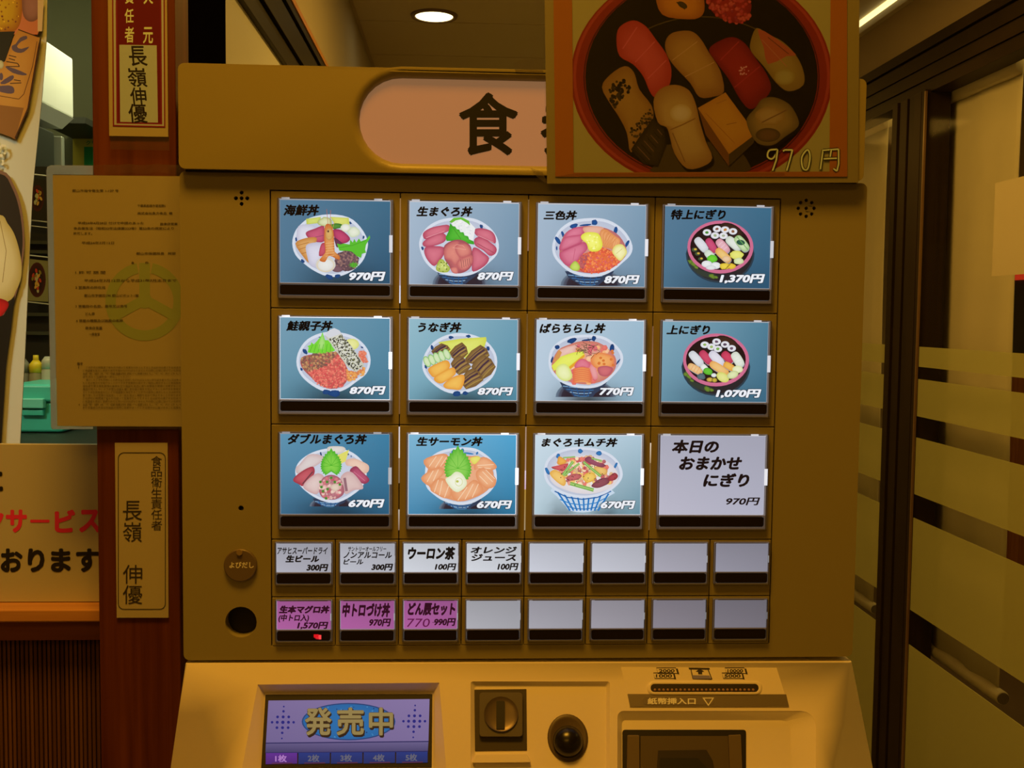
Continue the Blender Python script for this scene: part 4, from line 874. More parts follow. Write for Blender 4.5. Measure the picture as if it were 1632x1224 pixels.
def jo(q):
    tub(q, -42, -62)
    for x, y, c in ((655, 395, (110, 85, 110)), (738, 422, (95, 75, 100)), (802, 460, (120, 90, 115)), (540, 425, (150, 190, 90)), (605, 445, (170, 200, 110)), (668, 465, (130, 185, 80))): roll(q, x, y, c)
    nig(q, 455, 560, 88, 42, 48, (228, 230, 235), (200, 205, 210)); nig(q, 550, 548, 80, 40, 50, (212, 80, 110), (180, 52, 85)); nig(q, 655, 560, 92, 44, 46, (230, 228, 238), (205, 202, 218)); nig(q, 762, 548, 68, 42, 45, (212, 72, 102), (180, 50, 80)); nig(q, 860, 570, 82, 46, 58, (236, 240, 230), (205, 212, 195), (220, 225, 205))
    nig(q, 445, 660, 78, 36, 30, (240, 205, 150), (225, 170, 105), (235, 140, 90)); q.ell(505, 735, 42, 32, (95, 115, 125), (70, 90, 95), jag=.1); nig(q, 535, 650, 40, 30, 45, (240, 245, 238), (210, 215, 210)); q.ell(570, 685, 48, 34, (110, 200, 60), (75, 165, 45), rot=20, jag=.06)
    nig(q, 680, 655, 105, 40, 32, (242, 200, 130), (228, 165, 85)); nig(q, 775, 635, 58, 34, 30, (240, 190, 95), (225, 155, 60)); q.ell(860, 665, 52, 36, (238, 242, 205), (215, 222, 160)); q.ell(715, 742, 66, 44, (232, 232, 150), (210, 212, 100), rot=30); q.ell(812, 718, 58, 36, (228, 235, 185), (195, 205, 140), rot=-20)
    q.ell(590, 765, 34, 22, (220, 185, 80), (150, 120, 50)); q.ell(635, 770, 28, 24, (215, 190, 70), (90, 80, 40)); q.ell(628, 722, 26, 20, (235, 240, 235), (205, 210, 210))
def double(q):
    body(q, 650, 790, 170, 840, 90)
    bowl(q, [(310, 480), (350, 400), (440, 330), (560, 285), (700, 270), (840, 300), (940, 370), (1000, 460), (1000, 560), (960, 650), (880, 720), (780, 780), (680, 805), (560, 780), (450, 720), (360, 640), (320, 560)])
    q.line((555, 310), (570, 375), 14, (30, 60, 110)); q.ell(565, 370, 22, 10, (30, 60, 110)); q.ell(825, 330, 8, 10, (30, 60, 110)); q.ell(855, 350, 6, 10, (90, 120, 160))
    L1, L2 = (226, 205, 205), (205, 176, 176)
    q.piece([(315, 460), (350, 430), (430, 340), (520, 330), (600, 370), (500, 450), (420, 480), (330, 520)], (222, 212, 210), L2); q.piece([(620, 290), (640, 255), (770, 255), (800, 290), (740, 320), (650, 320)], (228, 222, 215), (210, 200, 190))
    q.piece([(800, 390), (880, 370), (960, 400), (1025, 440), (1020, 500), (960, 520), (860, 450), (810, 440)], (238, 205, 185), (222, 180, 160))
    q.piece([(290, 590), (310, 545), (400, 480), (480, 450), (500, 500), (470, 560), (390, 640), (340, 620)], (200, 95, 105), (160, 52, 68)); q.line((380, 620), (480, 500), 12, (112, 62, 72))
    q.piece([(840, 490), (900, 445), (960, 500), (1030, 570), (1010, 610), (960, 615), (890, 560)], (190, 90, 120), (145, 52, 82)); q.line((880, 500), (990, 590), 5, (215, 130, 155))
    q.piece([(385, 640), (450, 560), (530, 515), (590, 550), (570, 640), (520, 720), (430, 690)], (228, 205, 200), (205, 165, 165)); q.piece([(750, 560), (800, 505), (870, 510), (960, 620), (965, 670), (880, 680), (800, 720), (770, 640)], (222, 195, 190), (205, 168, 168)); q.line((790, 560), (810, 690), 26, (150, 108, 118))
    q.poly([(720, 340), (835, 285), (800, 400), (740, 430)], (225, 220, 110))
    shiso(q, 660, 440, 175, -90, .95, (140, 215, 80), (70, 175, 40))
    q.fan(smoothl([(545, 640), (580, 560), (660, 530), (740, 560), (780, 640), (780, 720), (700, 770), (600, 765), (550, 720)], 3), (205, 135, 140), (165, 92, 108))
    q.grains(circ(660, 660, 112, 18, 105), 90, 18, [(205, 110, 118), (188, 88, 102), (215, 165, 160), (176, 112, 122), (225, 195, 180)], 18); q.ell(700, 655, 48, 36, (230, 210, 190), (210, 180, 165), jag=.15)
    for x, y in ((620, 600), (625, 670), (555, 600), (565, 650), (695, 600), (745, 625), (580, 690), (660, 560), (610, 760)): q.ell(x, y, 14, 14, (120, 180, 80), (60, 125, 45)); q.ell(x, y, 6, 6, (35, 85, 30))
def salmon(q):
    body(q, 650, 800, 190, 865, 80)
    bowl(q, [(290, 500), (310, 400), (380, 330), (480, 285), (640, 262), (780, 275), (880, 330), (950, 400), (985, 500), (985, 600), (930, 690), (840, 760), (740, 810), (620, 825), (480, 790), (370, 720), (300, 640)])
    q.ell(560, 320, 14, 30, (50, 120, 180)); q.ell(655, 295, 16, 22, (50, 120, 180)); q.ell(715, 322, 50, 9, (60, 130, 190), rot=8); q.ell(798, 320, 10, 16, (50, 120, 180), rot=30)
    q.fan(smoothl([(300, 560), (350, 420), (500, 350), (760, 350), (920, 430), (960, 560), (900, 680), (760, 760), (620, 790), (450, 740), (340, 660)], 3), (238, 178, 140), (225, 150, 105))
    S1, S2, ST = (242, 182, 138), (226, 146, 98), (250, 215, 180)
    for P, L in (([(275, 390), (400, 335), (500, 330), (520, 400), (430, 460), (330, 480)], [((330, 450), (400, 350)), ((390, 460), (460, 350)), ((440, 450), (500, 360))]),
                 ([(250, 565), (340, 490), (450, 460), (480, 510), (400, 590), (330, 640)], [((310, 600), (370, 490)), ((370, 590), (420, 480))]),
                 ([(340, 670), (390, 580), (480, 570), (550, 660), (540, 740), (480, 760), (400, 720)], [((380, 700), (420, 580)), ((430, 730), (460, 590)), ((480, 750), (520, 640))]),
                 ([(540, 700), (640, 690), (760, 580), (840, 630), (850, 700), (740, 760), (600, 790)], [((610, 780), (700, 650)), ((680, 770), (760, 620)), ((750, 750), (810, 620))]),
                 ([(780, 400), (860, 355), (950, 400), (990, 460), (920, 490), (820, 470), (770, 480)], [((800, 440), (960, 430)), ((810, 460), (930, 470))]),
                 ([(790, 500), (860, 460), (940, 520), (985, 580), (960, 650), (880, 660), (800, 580)], [((820, 540), (900, 620)), ((850, 500), (950, 600)), ((880, 480), (970, 570))]),
                 ([(700, 360), (820, 350), (780, 420), (740, 440)], [])): q.piece(P, S1, S2, L, ST, w=7)
    q.piece([(730, 370), (800, 350), (830, 370), (770, 430)], (235, 230, 120), (225, 215, 90))
    shiso(q, 610, 470, 225, -90, .98, (150, 215, 95), (85, 180, 50))
    q.fan(smoothl([(490, 570), (540, 540), (590, 500), (650, 520), (695, 590), (690, 640), (650, 680), (600, 700), (550, 670), (510, 620)], 3), (248, 248, 232), (226, 232, 190)); q.loopline(circ(620, 600, 36, 12, 40), 6, (215, 220, 150)); q.ell(605, 595, 14, 12, (190, 195, 90))
def kimchi(q):
    q.poly([(280, 650), (320, 740), (410, 840), (430, 870), (520, 895), (640, 892), (720, 860), (730, 820), (830, 740), (860, 680)], (200, 218, 236), 2)
    for k in range(9):
        x = 330+k*62; q.line((x, 700+18*math.sin(k*.9)), (450+k*34, 880), 16, (35, 120, 195))
    q.pline([(300, 690), (420, 750), (570, 770), (720, 750), (850, 690)], 11, (30, 95, 165)); q.pline([(350, 770), (450, 810), (570, 825), (700, 805), (790, 760)], 9, (40, 130, 200)); q.pline([(415, 835), (500, 860), (600, 865), (720, 845)], 9, (30, 110, 180))
    bowl(q, [(195, 500), (215, 400), (290, 320), (420, 270), (560, 260), (700, 275), (830, 320), (920, 400), (962, 500), (950, 580), (880, 660), (780, 720), (640, 755), (500, 750), (360, 710), (250, 640), (205, 570)], inn=(225, 228, 238))
    for x, y, a, b, r in ((548, 302, 26, 22, 0), (735, 322, 30, 24, 10), (895, 440, 12, 40, 25), (335, 348, 20, 22, 0), (228, 492, 18, 46, -30)): q.ell(x, y, a, b, (50, 125, 190), (35, 95, 160), rot=r, n=9, jag=.25)
    q.fan(smoothl([(255, 540), (320, 420), (480, 360), (620, 340), (780, 380), (890, 470), (920, 560), (860, 650), (700, 710), (520, 710), (360, 660), (280, 610)], 3), (240, 235, 232), (222, 215, 220))
    q.grains([(270, 480), (340, 400), (600, 340), (800, 400), (910, 520), (860, 600), (700, 640), (420, 620), (280, 560)], 190, 24, [(226, 150, 130), (200, 90, 90), (235, 190, 110), (215, 175, 130), (176, 98, 102), (228, 120, 105), (245, 215, 180)], 14)
    for P, a, b in (([(250, 520), (300, 480), (370, 520), (410, 590), (390, 640), (320, 600)], (245, 205, 120), (228, 170, 75)), ([(570, 560), (620, 510), (690, 520), (700, 570), (620, 610)], (245, 210, 110), (225, 170, 65)), ([(340, 350), (410, 390), (400, 420), (330, 430)], (240, 180, 85), (222, 150, 60)),
                    ([(680, 460), (740, 450), (810, 480), (800, 530), (730, 520)], (240, 200, 120), (215, 160, 80)), ([(660, 630), (740, 570), (820, 560), (830, 610), (740, 655), (680, 655)], (150, 82, 92), (122, 62, 78)), ([(820, 560), (880, 510), (918, 540), (890, 580), (830, 590)], (175, 70, 80), (145, 50, 62)),
                    ([(590, 380), (640, 350), (700, 400), (790, 430), (760, 460), (640, 420)], (160, 85, 105), (130, 62, 85)), ([(265, 460), (330, 440), (430, 420), (410, 470), (370, 495)], (215, 100, 100), (190, 70, 78)), ([(410, 560), (480, 520), (560, 530), (540, 570), (450, 590)], (205, 110, 110), (175, 85, 90))): q.piece(P, a, b)
    for a, b, w_ in (((380, 535), (480, 400), 26), ((390, 540), (540, 420), 20), ((580, 405), (750, 545), 26), ((380, 365), (500, 355), 14), ((450, 615), (680, 680), 34), ((660, 370), (760, 395), 16)): q.line(a, b, w_, (122, 178, 84)); q.line(a, b, w_*.3, (175, 210, 125))
    q.grains([(270, 440), (880, 440), (900, 600), (500, 640), (300, 560)], 50, 5, [(60, 60, 45), (90, 70, 60), (50, 40, 40)])

def T(q, t, box, col=(4, 4, 6), bold=.048, sh=.22): q.text(t, *box, col, bold, sh)
def price(q, t, box): q.text(t, *box, (240, 243, 250), .05, .2, out=(30, 38, 50), ow=.06)
CARDS = [
 (0, 0, 420, 290, TEA, .62, '海鮮丼', (195, 220, 545, 330), '970円', (835, 875, 1190, 965), kaisen, [(.55, 1.0, .33, .22, .65)], 'a seafood bowl with shrimp, priced 970 yen'),
 (1, 0, 630, 290, LGT, .8, '生まぐろ丼', (205, 238, 755, 338), '870円', (800, 875, 1155, 962), namamaguro, [(.5, 1.02, .3, .2, .8)], 'raw tuna slices round a green leaf, priced 870 yen'),
 (2, 0, 835, 290, LGT, .8, '三色丼', (190, 278, 520, 372), '870円', (782, 908, 1130, 995), sanshoku, [(.53, 1.02, .3, .18, .85)], 'a three colour bowl with salmon roe, priced 870 yen'),
 (3, 0, 1035, 290, TEA, .7, '特上にぎり', (208, 268, 745, 368), '1,370円', (682, 898, 1128, 990), tokujo, [(.5, .95, .4, .2, .35)], 'a pink-rimmed sushi tub, priced 1,370 yen'),
 (0, 1, 420, 480, [(120, 160, 182), (92, 142, 168), (95, 145, 168), (70, 125, 152)], 1.0, '鮭親子丼', (220, 190, 678, 290), '870円', (838, 828, 1192, 912), shake, [(.5, 1.0, .36, .2, .8)], 'a salmon roe bowl with a strip of grilled skin, priced 870 yen'),
 (1, 1, 630, 480, [(150, 190, 205), (112, 160, 182), (120, 170, 190), (85, 145, 170)], .85, 'うなぎ丼', (222, 205, 648, 305), '870円', (802, 838, 1150, 920), unagi, [(.5, 1.02, .36, .18, .8)], 'grilled eel and egg slices, priced 870 yen'),
 (2, 1, 835, 480, [(190, 208, 225), (160, 190, 210), (185, 205, 222), (140, 178, 200)], .8, 'ばらちらし丼', (152, 215, 798, 315), '770円', (735, 838, 1075, 922), barachirashi, [(.48, 1.0, .28, .2, .9)], 'a mixed chopped seafood bowl, priced 770 yen'),
 (3, 1, 1035, 480, [(130, 170, 190), (80, 128, 152), (105, 150, 172), (60, 108, 135)], .75, '上にぎり', (165, 232, 592, 325), '1,070円', (645, 858, 1092, 945), jo, [(.5, .95, .4, .2, .35)], 'a pink-rimmed sushi tub, priced 1,070 yen'),
 (0, 2, 420, 670, [(95, 150, 180), (60, 128, 165), (62, 112, 145), (42, 98, 132)], .62, 'ダブルまぐろ丼', (235, 130, 1010, 235), '670円', (828, 768, 1180, 852), double, [(.5, 1.0, .36, .22, .7)], 'two kinds of tuna round a green leaf, priced 670 yen'),
 (1, 2, 630, 670, [(130, 185, 215), (80, 165, 210), (72, 140, 180), (45, 120, 160)], .95, '生サーモン丼', (202, 160, 855, 252), '670円', (795, 780, 1140, 862), salmon, [(.55, 1.0, .3, .18, .7)], 'salmon slices round a green leaf, priced 670 yen'),
 (2, 2, 835, 670, [(205, 222, 235), (175, 202, 218), (185, 208, 220), (105, 145, 162)], .85, 'まぐろキムチ丼', (170, 170, 915, 260), '670円', (748, 782, 1088, 865), kimchi, [(.25, .98, .12, .12, .6), (.68, .98, .12, .1, .6)], 'a tuna and kimchi bowl with blue pattern, priced 670 yen'),
]
def lvl(v, tint=(1, .99, 1.02)): return tuple(min(255, 255*v*t) for t in tint)
def menu_button(col, row, big, level, draw, lab, edge=1.0, indicator=False):
    cw = CW if big else SW; zt, zb = ZR[row], ZR[row+1]; x0, x1 = col*cw+.0003, (col+1)*cw-.0003
    m_ = MB(); m_.box(x0, x1, -.0, .0118, zb+.0003, zt-.0004)
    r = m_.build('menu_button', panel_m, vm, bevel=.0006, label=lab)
    X, Z = col*cw, zt
    if big: cas, crd, win = (5.7, 5.8, 99.6, 87.0), (7.9, 7.6, 96.9, 74.2), (8.1, 76.0, 96.9, 84.3)
    else: cas, crd, win = (2.8, 1.6, 50.8, 38.0), (4.5, 3.0, 49.0, 27.0), (4.7, 28.3, 48.7, 36.4)
    if not big and row == 4: cas, crd, win = (3.0, 1.6, 50.6, 37.7), (4.6, 2.8, 49.0, 26.8), (4.8, 28.0, 48.7, 36.2)
    R = lambda q: (X+q[0]/1000, Z-q[3]/1000, X+q[2]/1000, Z-q[1]/1000)
    c, k, w_ = R(cas), R(crd), R(win)
    # backlight under the whole casing
    bl = Pic(F0, .0006, lin); a, b = level, level*edge
    def bq(rect, la, lb, tl=(1, .98, 1.03)):
        W = [F0.w(rect[0], rect[1], bl.h), F0.w(rect[2], rect[1], bl.h), F0.w(rect[2], rect[3], bl.h), F0.w(rect[0], rect[3], bl.h)]
        ca, cb_ = [tuple(v*t for t in tl) for v in (la, lb)]; bl.mb.add(W, 0, [ca, cb_, cb_, ca]); bl.h += 2e-5
    a, b = level**2.2, min(1.6, (level*edge)**2.2)
    bq((c[0]+.0006, k[1]-.001, c[2]-.0006, c[3]-.0004), a, b)
    bq((c[0]+.0006, c[1]+.0004, c[2]-.0006, k[1]-.001), a*.30, b*.26)
    bl.h = .0038
    if big:
        for u0, u1, g in ((9.5, 16, .8), (84, 90.5, 1.1)): bq((X+u0/1000, Z-.0070, X+u1/1000, Z-.0057), a*g, b*g)
        bq((X+.0963, Z-.049, X+.0990, Z-.0350), b*1.3, b*1.3); bq((X+.0076, Z-.0075, X+.0968, Z-.0070), a*.9, b*.9)
    else:
        bq((X+.0488, Z-.019, X+.0496, Z-.013), b*.9, b*.9)
    bl.mb.build('backlight', card_m, r, fix=False)
    g = .0004; ks = (k[0]-g, k[1]-g, k[2]+g, k[3]+g)
    rg = plate(F0, rr(c[0], c[1], c[2], c[3], .0014, 3), [rr(*ks, .0005, 1), rr(w_[0]-.0003, w_[1]-.0003, w_[2]+.0003, w_[3]+.0003, .0018, 3)], .0, .0034)
    o = rg.build('casing', ring_m, r, merge=True)
    # inner edge lines of the clear case
    m_ = MB(); t = .00035
    for (a0, b0, a1, b1) in ((c[0]+.0009, c[1], c[0]+.0009+t, c[3]-.001), (c[2]-.0009-t, c[1], c[2]-.0009, c[3]-.001), (c[0]+.004, c[3]-.0010, c[2]-.004, c[3]-.0010+t)):
        m_.box(a0, a1, -.0037, -.0033, b0, b1)
    m_.build('casing_edge', mat('casing_edge', (.05, .05, .055), .3), r)
    m_ = MB(); m_.prism([F0.w(a_, b_, .0004) for a_, b_ in rr(*w_, .0016, 3)], (0, -.0026, 0)); iw = m_.build('indicator_window', brownwin, r, bevel=.0003)
    if indicator:
        q = Pic(F0, .00305, lin)
        q.fan(circ(506.5, 1015, 6, 12, 4.5), (255, 40, 50), (60, 2, 4)); q.poly([(500, 1011), (507, 1011), (507, 1016), (500, 1016)], (220, 20, 30)); q.poly([(508, 1012), (512, 1012), (512, 1019), (508, 1019)], (255, 70, 70))
        q.build('red_lamp', card_m, r)
    q = Pic(F0, .0014, lin); q.rect = k
    def bg(tl, tr, bl_, br, dark=None, nx=10, ny=8):
        def cf(u, v):
            T_ = [lin(tl), lin(tr), lin(bl_), lin(br)]; cc = [((T_[0][i]*(1-u)+T_[1][i]*u)*(1-v)+(T_[2][i]*(1-u)+T_[3][i]*u)*v) for i in range(3)]
            for (du, dv, ru, rv, kk) in (dark or []):
                gg = math.exp(-((u-du)/ru)**2-((v-dv)/rv)**2)*kk; cc = [x*(1-gg) for x in cc]
            return tuple(cc)
        for i in range(nx):
            for j in range(ny):
                u0, u1, v0, v1 = i/nx, (i+1)/nx, j/ny, (j+1)/ny; F = lambda u, v: F0.w(k[0]+(k[2]-k[0])*u, k[3]-(k[3]-k[1])*v, q.h)
                q.mb.add([F(u0, v1), F(u1, v1), F(u1, v0), F(u0, v0)], 0, [cf(u0, v1), cf(u1, v1), cf(u1, v0), cf(u0, v0)])
        q.up()
    draw(q, bg); q.build('picture_card' if big else 'name_card', card_m, r)
    m_ = MB(); m_.box(k[0]-.0003, k[2]+.0003, -.0032, -.0028, k[1]-.0003, k[3]+.0003); m_.build('card_cover', cover_m, r)
    return r
for (c, r, ox, oy, bgc, level, name, nb, pr, pb_, fn, dark, lab) in CARDS:
    def draw(q, bg):
        bg(*bgc, dark=dark); q.frame(ox, oy, 6.118); fn(q); T(q, name, nb); price(q, pr, pb_)
    menu_button(c, r, True, level, draw, 'large lit menu button picturing '+lab, 1.2 if (c, r) in ((0, 1), (2, 2), (1, 2), (0, 0), (2, 1)) else 1.0)
def omakase(q, bg):
    bg((172, 172, 188), (165, 165, 182), (190, 188, 205), (178, 178, 196)); q.frame(1035, 670, 6.118)
    K = (22, 12, 14); T(q, '本日の', (218, 188, 678, 322), K); T(q, 'おまかせ', (288, 352, 905, 485), K); T(q, 'にぎり', (524, 515, 975, 650), K); T(q, '970円', (748, 752, 1080, 828), K, .03)
menu_button(3, 2, True, .8, omakase, 'large lit menu button with plain white card and black brush lettering, priced 970 yen')
WH = [(178, 178, 190), (192, 194, 205), (212, 216, 225), (216, 220, 228), (205, 208, 220), (200, 202, 214), (172, 170, 184), (150, 148, 162)]
WH2 = [(176, 96, 160), (176, 96, 160), (176, 96, 160), (176, 176, 184), (168, 166, 176), (160, 156, 166), (138, 132, 142), (125, 120, 130)]
SM1 = {0: [('アサヒスーパードライ', 85, 85, 398, 130, .02), ('生ビール', 135, 135, 345, 180, .04), ('300円', 265, 190, 402, 235, .035)],
       1: [('サントリーオールフリー', 524, 82, 760, 112, .02), ('ノンアルコール', 495, 115, 795, 155, .025), ('ビール', 495, 158, 618, 193, .025), ('300円', 667, 188, 803, 231, .035)],
       2: [('ウーロン茶', 893, 82, 1188, 165, .04), ('100円', 1060, 186, 1195, 229, .03)],
       3: [('オレンジ', 1282, 82, 1570, 125, .03), ('ジュース', 1286, 128, 1565, 172, .03), ('100円', 1448, 184, 1580, 229, .03)]}
SM2 = {0: [('生本マグロ丼', 95, 447, 410, 497, .045), ('(中トロ入)', 92, 500, 282, 552, .03), ('1,570円', 207, 548, 402, 595, .03)],
       1: [('中トロづけ丼', 487, 430, 785, 520, .04), ('970円', 655, 528, 790, 577, .03)],
       2: [('どん辰セット', 893, 428, 1188, 510, .04), ('990円', 1057, 525, 1192, 574, .03)]}
SLAB = ['draft beer at 300 yen', 'non-alcoholic beer at 300 yen', 'oolong tea at 100 yen', 'orange juice at 100 yen']
SLAB2 = ['raw tuna at 1,570 yen', 'marinated fatty tuna at 970 yen', 'the set meal, handwritten 770 over 990 yen']
for row, (cols, sms, labs) in ((3, (WH, SM1, SLAB)), (4, (WH2, SM2, SLAB2))):
    for c in range(8):
        cc = cols[c]
        def draw(q, bg):
            pinkish = row == 4 and c < 3
            lo = tuple(v*.86 for v in cc); bg(tuple(v*.9 for v in cc), lo, cc, tuple(v*.93 for v in cc), nx=5, ny=4)
            q.frame(420, 850, 3.886); ink = (12, 12, 14) if not pinkish else (48, 8, 30)
            for (t, a, b, c_, d, bo) in sms.get(c, []): q.text(t, a, b, c_, d, ink, bo*1.5, .2)
            if row == 4 and c == 2:
                q.text('770', 888, 528, 1030, 580, (96, 22, 70), .0, .15); q.line((1045, 552), (1150, 548), 3, ink)
        has = c < len(labs)
        lv = max(cc)/255*.92
        menu_button(c, row, False, lv if not (row == 4 and c < 3) else .68, draw, ('small '+('pink' if row == 4 else 'white')+' menu button naming '+labs[c]) if has else 'small blank white menu button, '+('upper' if row == 3 else 'lower')+' small row', indicator=(row == 4 and c == 0))
# light leaking through the gaps between the button plates
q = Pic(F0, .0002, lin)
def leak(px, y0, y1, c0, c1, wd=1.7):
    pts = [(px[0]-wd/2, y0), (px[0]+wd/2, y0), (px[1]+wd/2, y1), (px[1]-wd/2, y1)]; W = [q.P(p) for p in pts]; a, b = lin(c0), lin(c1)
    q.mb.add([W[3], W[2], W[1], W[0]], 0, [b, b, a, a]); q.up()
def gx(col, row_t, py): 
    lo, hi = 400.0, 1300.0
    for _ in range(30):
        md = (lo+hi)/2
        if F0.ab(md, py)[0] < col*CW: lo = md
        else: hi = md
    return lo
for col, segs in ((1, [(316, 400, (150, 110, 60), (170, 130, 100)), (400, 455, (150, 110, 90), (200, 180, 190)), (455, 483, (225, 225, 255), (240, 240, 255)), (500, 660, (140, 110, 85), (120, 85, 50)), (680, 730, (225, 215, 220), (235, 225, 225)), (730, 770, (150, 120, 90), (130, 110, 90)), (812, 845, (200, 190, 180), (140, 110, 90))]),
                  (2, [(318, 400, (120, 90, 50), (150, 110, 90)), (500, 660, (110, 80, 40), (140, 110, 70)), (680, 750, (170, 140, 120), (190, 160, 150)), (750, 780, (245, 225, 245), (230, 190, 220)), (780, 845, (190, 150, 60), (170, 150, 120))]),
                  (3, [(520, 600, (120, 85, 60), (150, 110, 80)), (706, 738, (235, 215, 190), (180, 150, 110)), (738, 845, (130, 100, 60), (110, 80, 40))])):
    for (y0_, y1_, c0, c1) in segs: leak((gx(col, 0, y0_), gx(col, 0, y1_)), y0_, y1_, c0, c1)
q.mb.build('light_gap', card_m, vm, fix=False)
# ------------------------------------------------------------------ lower console
TH = math.radians(32)
ztop = F0.ab(800, 1056)[1]
CO = Plane((0, -.003, ztop), (1, 0, 0), (0, -math.sin(TH), -math.cos(TH)), (0, -math.cos(TH), math.sin(TH)))
def cp(*pts, h=0): return [CO.ab(x, y, h) for x, y in pts]
SB = .24
ridL = cp((299, 1058), (322, 1138), (350, 1224)); ridR = cp((1355, 1057), (1346, 1150), (1328, 1224))
def ext(L): (a0, b0), (a1, b1) = L[-2], L[-1]; t = (SB-b1)/(b1-b0)*.8; return L+[(a1+(a1-a0)*t*.6, SB)]
ridL, ridR = ext(ridL), ext(ridR)
outerc = ridL+ridR[::-1]
dispL = cp((411, 1091), (700, 1088), (712, 1235), (702, 1270), (384, 1270), (384, 1235))
coinL = cp(*rr(750, 1086, 972, 1270, [4, 4, 14, 14], 3))
billL = cp(*rr(984, 1133, 1300, 1290, [10, 24, 6, 6], 4))
con = plate(CO, outerc, [dispL, coinL, billL], -.0015, 0)
# side chamfers down to the outer edge
oL = [wp(296, 1057, 0), wp(284, 1140, 0), wp(272, 1224, 0)]; oR = [wp(1357, 1054, 0), wp(1374, 1140, 0), wp(1391, 1224, 0)]
oL.append(oL[-1]+(oL[-1]-oL[-2])*1.3); oR.append(oR[-1]+(oR[-1]-oR[-2])*1.3)
for rid, ou in ((ridL, oL), (ridR, oR)):
    for i in range(3):
        con.add([CO.w(*rid[i]), CO.w(*rid[i+1]), ou[i+1], ou[i]])
        con.add([ou[i], ou[i+1], ou[i+1]+Vector((0, .40, 0)), ou[i]+Vector((0, .40, 0))])
con.add([CO.w(*ridL[0]), CO.w(*ridR[0]), oR[0], oL[0]]); con.add([oL[0], oR[0], oR[0]+Vector((0, .4, 0)), oL[0]+Vector((0, .4, 0))])
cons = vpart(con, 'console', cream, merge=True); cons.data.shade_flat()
bv = cons.modifiers.new('b', 'BEVEL'); bv.width = .0025; bv.segments = 3; bv.limit_method = 'ANGLE'; bv.angle_limit = .35; bv.harden_normals = True; cons.data.shade_smooth()
m_ = MB(); bz = CO.w(0, SB); m_.box(oL[-1].x, oR[-1].x, bz.y+.004, .40, 0, bz.z+.01); m_.box(oL[-1].x+.012, oR[-1].x-.012, .004, .4, bz.z+.01, oL[-1].z+.002)
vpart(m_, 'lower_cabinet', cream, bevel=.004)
def recess(name, outer, inner, depth, m, back=True, parent=None):
    """sloped walls from a hole down to an inner outline, closed at the bottom; outlines resampled to equal counts"""
    mb = MB(); n = 48
    def rs_(L):
        d = [0]; 
        for i in range(len(L)): p, q_ = L[i], L[(i+1) % len(L)]; d.append(d[-1]+math.hypot(q_[0]-p[0], q_[1]-p[1]))
        o = []
        for k in range(len(L)):
            o.append(L[k])
        return o
    A, B = outer, inner; assert len(A) == len(B); n = len(A)
    va = [CO.w(a, b, -.0002) for a, b in A]; vb = [CO.w(a, b, -depth) for a, b in B]
    mb.mesh(va+vb, [(i, (i+1) % n, (i+1) % n+n, i+n) for i in range(n)])
    if back: mb.mesh(vb, [tuple(range(n))])
    o = mb.build(name, m, parent or vm, merge=True); 
    bv = o.modifiers.new('b', 'BEVEL'); bv.width = .0012; bv.segments = 2; bv.limit_method = 'ANGLE'; bv.angle_limit = .4; bv.harden_normals = True; o.data.shade_smooth()
    return o
D1 = .010
dispI = [CO.ab(x, y, -D1) for x, y in ((422, 1104), (690, 1103), (690, 1230), (690, 1262), (418, 1262), (419, 1230))]
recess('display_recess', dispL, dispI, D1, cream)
def onc(pts, h): return [CO.w(*CO.ab(x, y, h), h) for x, y in pts]
m_ = MB(); m_.prism(onc([(423, 1107), (689, 1106), (688, 1223), (416, 1224)], -.0090), -CO.n*.0008)
dsp = vpart(m_, 'display_bezel', black, bevel=.0003)
q = Pic(CO, -.0086, lin).frame(270, 1030, 2.914)
q.grad(455, 250, 1208, 445, (118, 104, 150), (128, 112, 158), (108, 96, 142), (118, 104, 150), quad=[(460, 252), (1208, 245), (1203, 447), (448, 452)])
q.grad(0, 0, 1, 1, (92, 84, 128), (100, 92, 136), (62, 58, 100), (66, 62, 104), quad=[(448, 452), (1203, 443), (1200, 492), (446, 494)])
q.pline([(448, 450), (1203, 442)], 5, (38, 40, 90)); q.pline([(446, 496), (1200, 488)], 5, (30, 36, 90))
for i in range(5):
    t0, t1 = i/5, (i+1)/5; x = lambda t: 445+757*t; y = lambda t: 496-6*t
    col = (92, 44, 140) if i == 0 else (30, 52, 120)
    q.grad(0, 0, 1, 1, col, col, tuple(v*.8 for v in col), tuple(v*.8 for v in col), nx=1, ny=2, quad=[(x(t0)+3, y(t0)), (x(t1)-3, y(t1)), (x(t1)-3, y(t1)+50), (x(t0)+2, y(t0)+52)])
    q.line((x(t0)+30, y(t0)+48), (x(t1)-25, y(t1)+48), 4, (90, 40, 60))
    q.text('%d枚' % (i+1), x(t0)+46, y(t0)+8, x(t0)+100, y(t0)+42, (170, 120, 190) if i == 0 else (96, 96, 110), .03)
q.ell(832, 350, 218, 87, (30, 105, 165), (25, 95, 155), n=40); q.loopline(circ(832, 350, 214, 40, 84), 5, (35, 60, 110))
q.grains(circ(832, 350, 205, 24, 78), 60, 3.5, [(15, 50, 100), (60, 130, 180)])
for t, a, b in (('発', 628, 755), ('売', 775, 905), ('中', 925, 1040)):
    q.text(t, a+4, 288, b+4, 425, (40, 26, 20), .05); q.text(t, a, 283, b, 416, (62, 44, 26), .055); q.text(t, a+1, 284, b-1, 414, (142, 122, 74), .025)
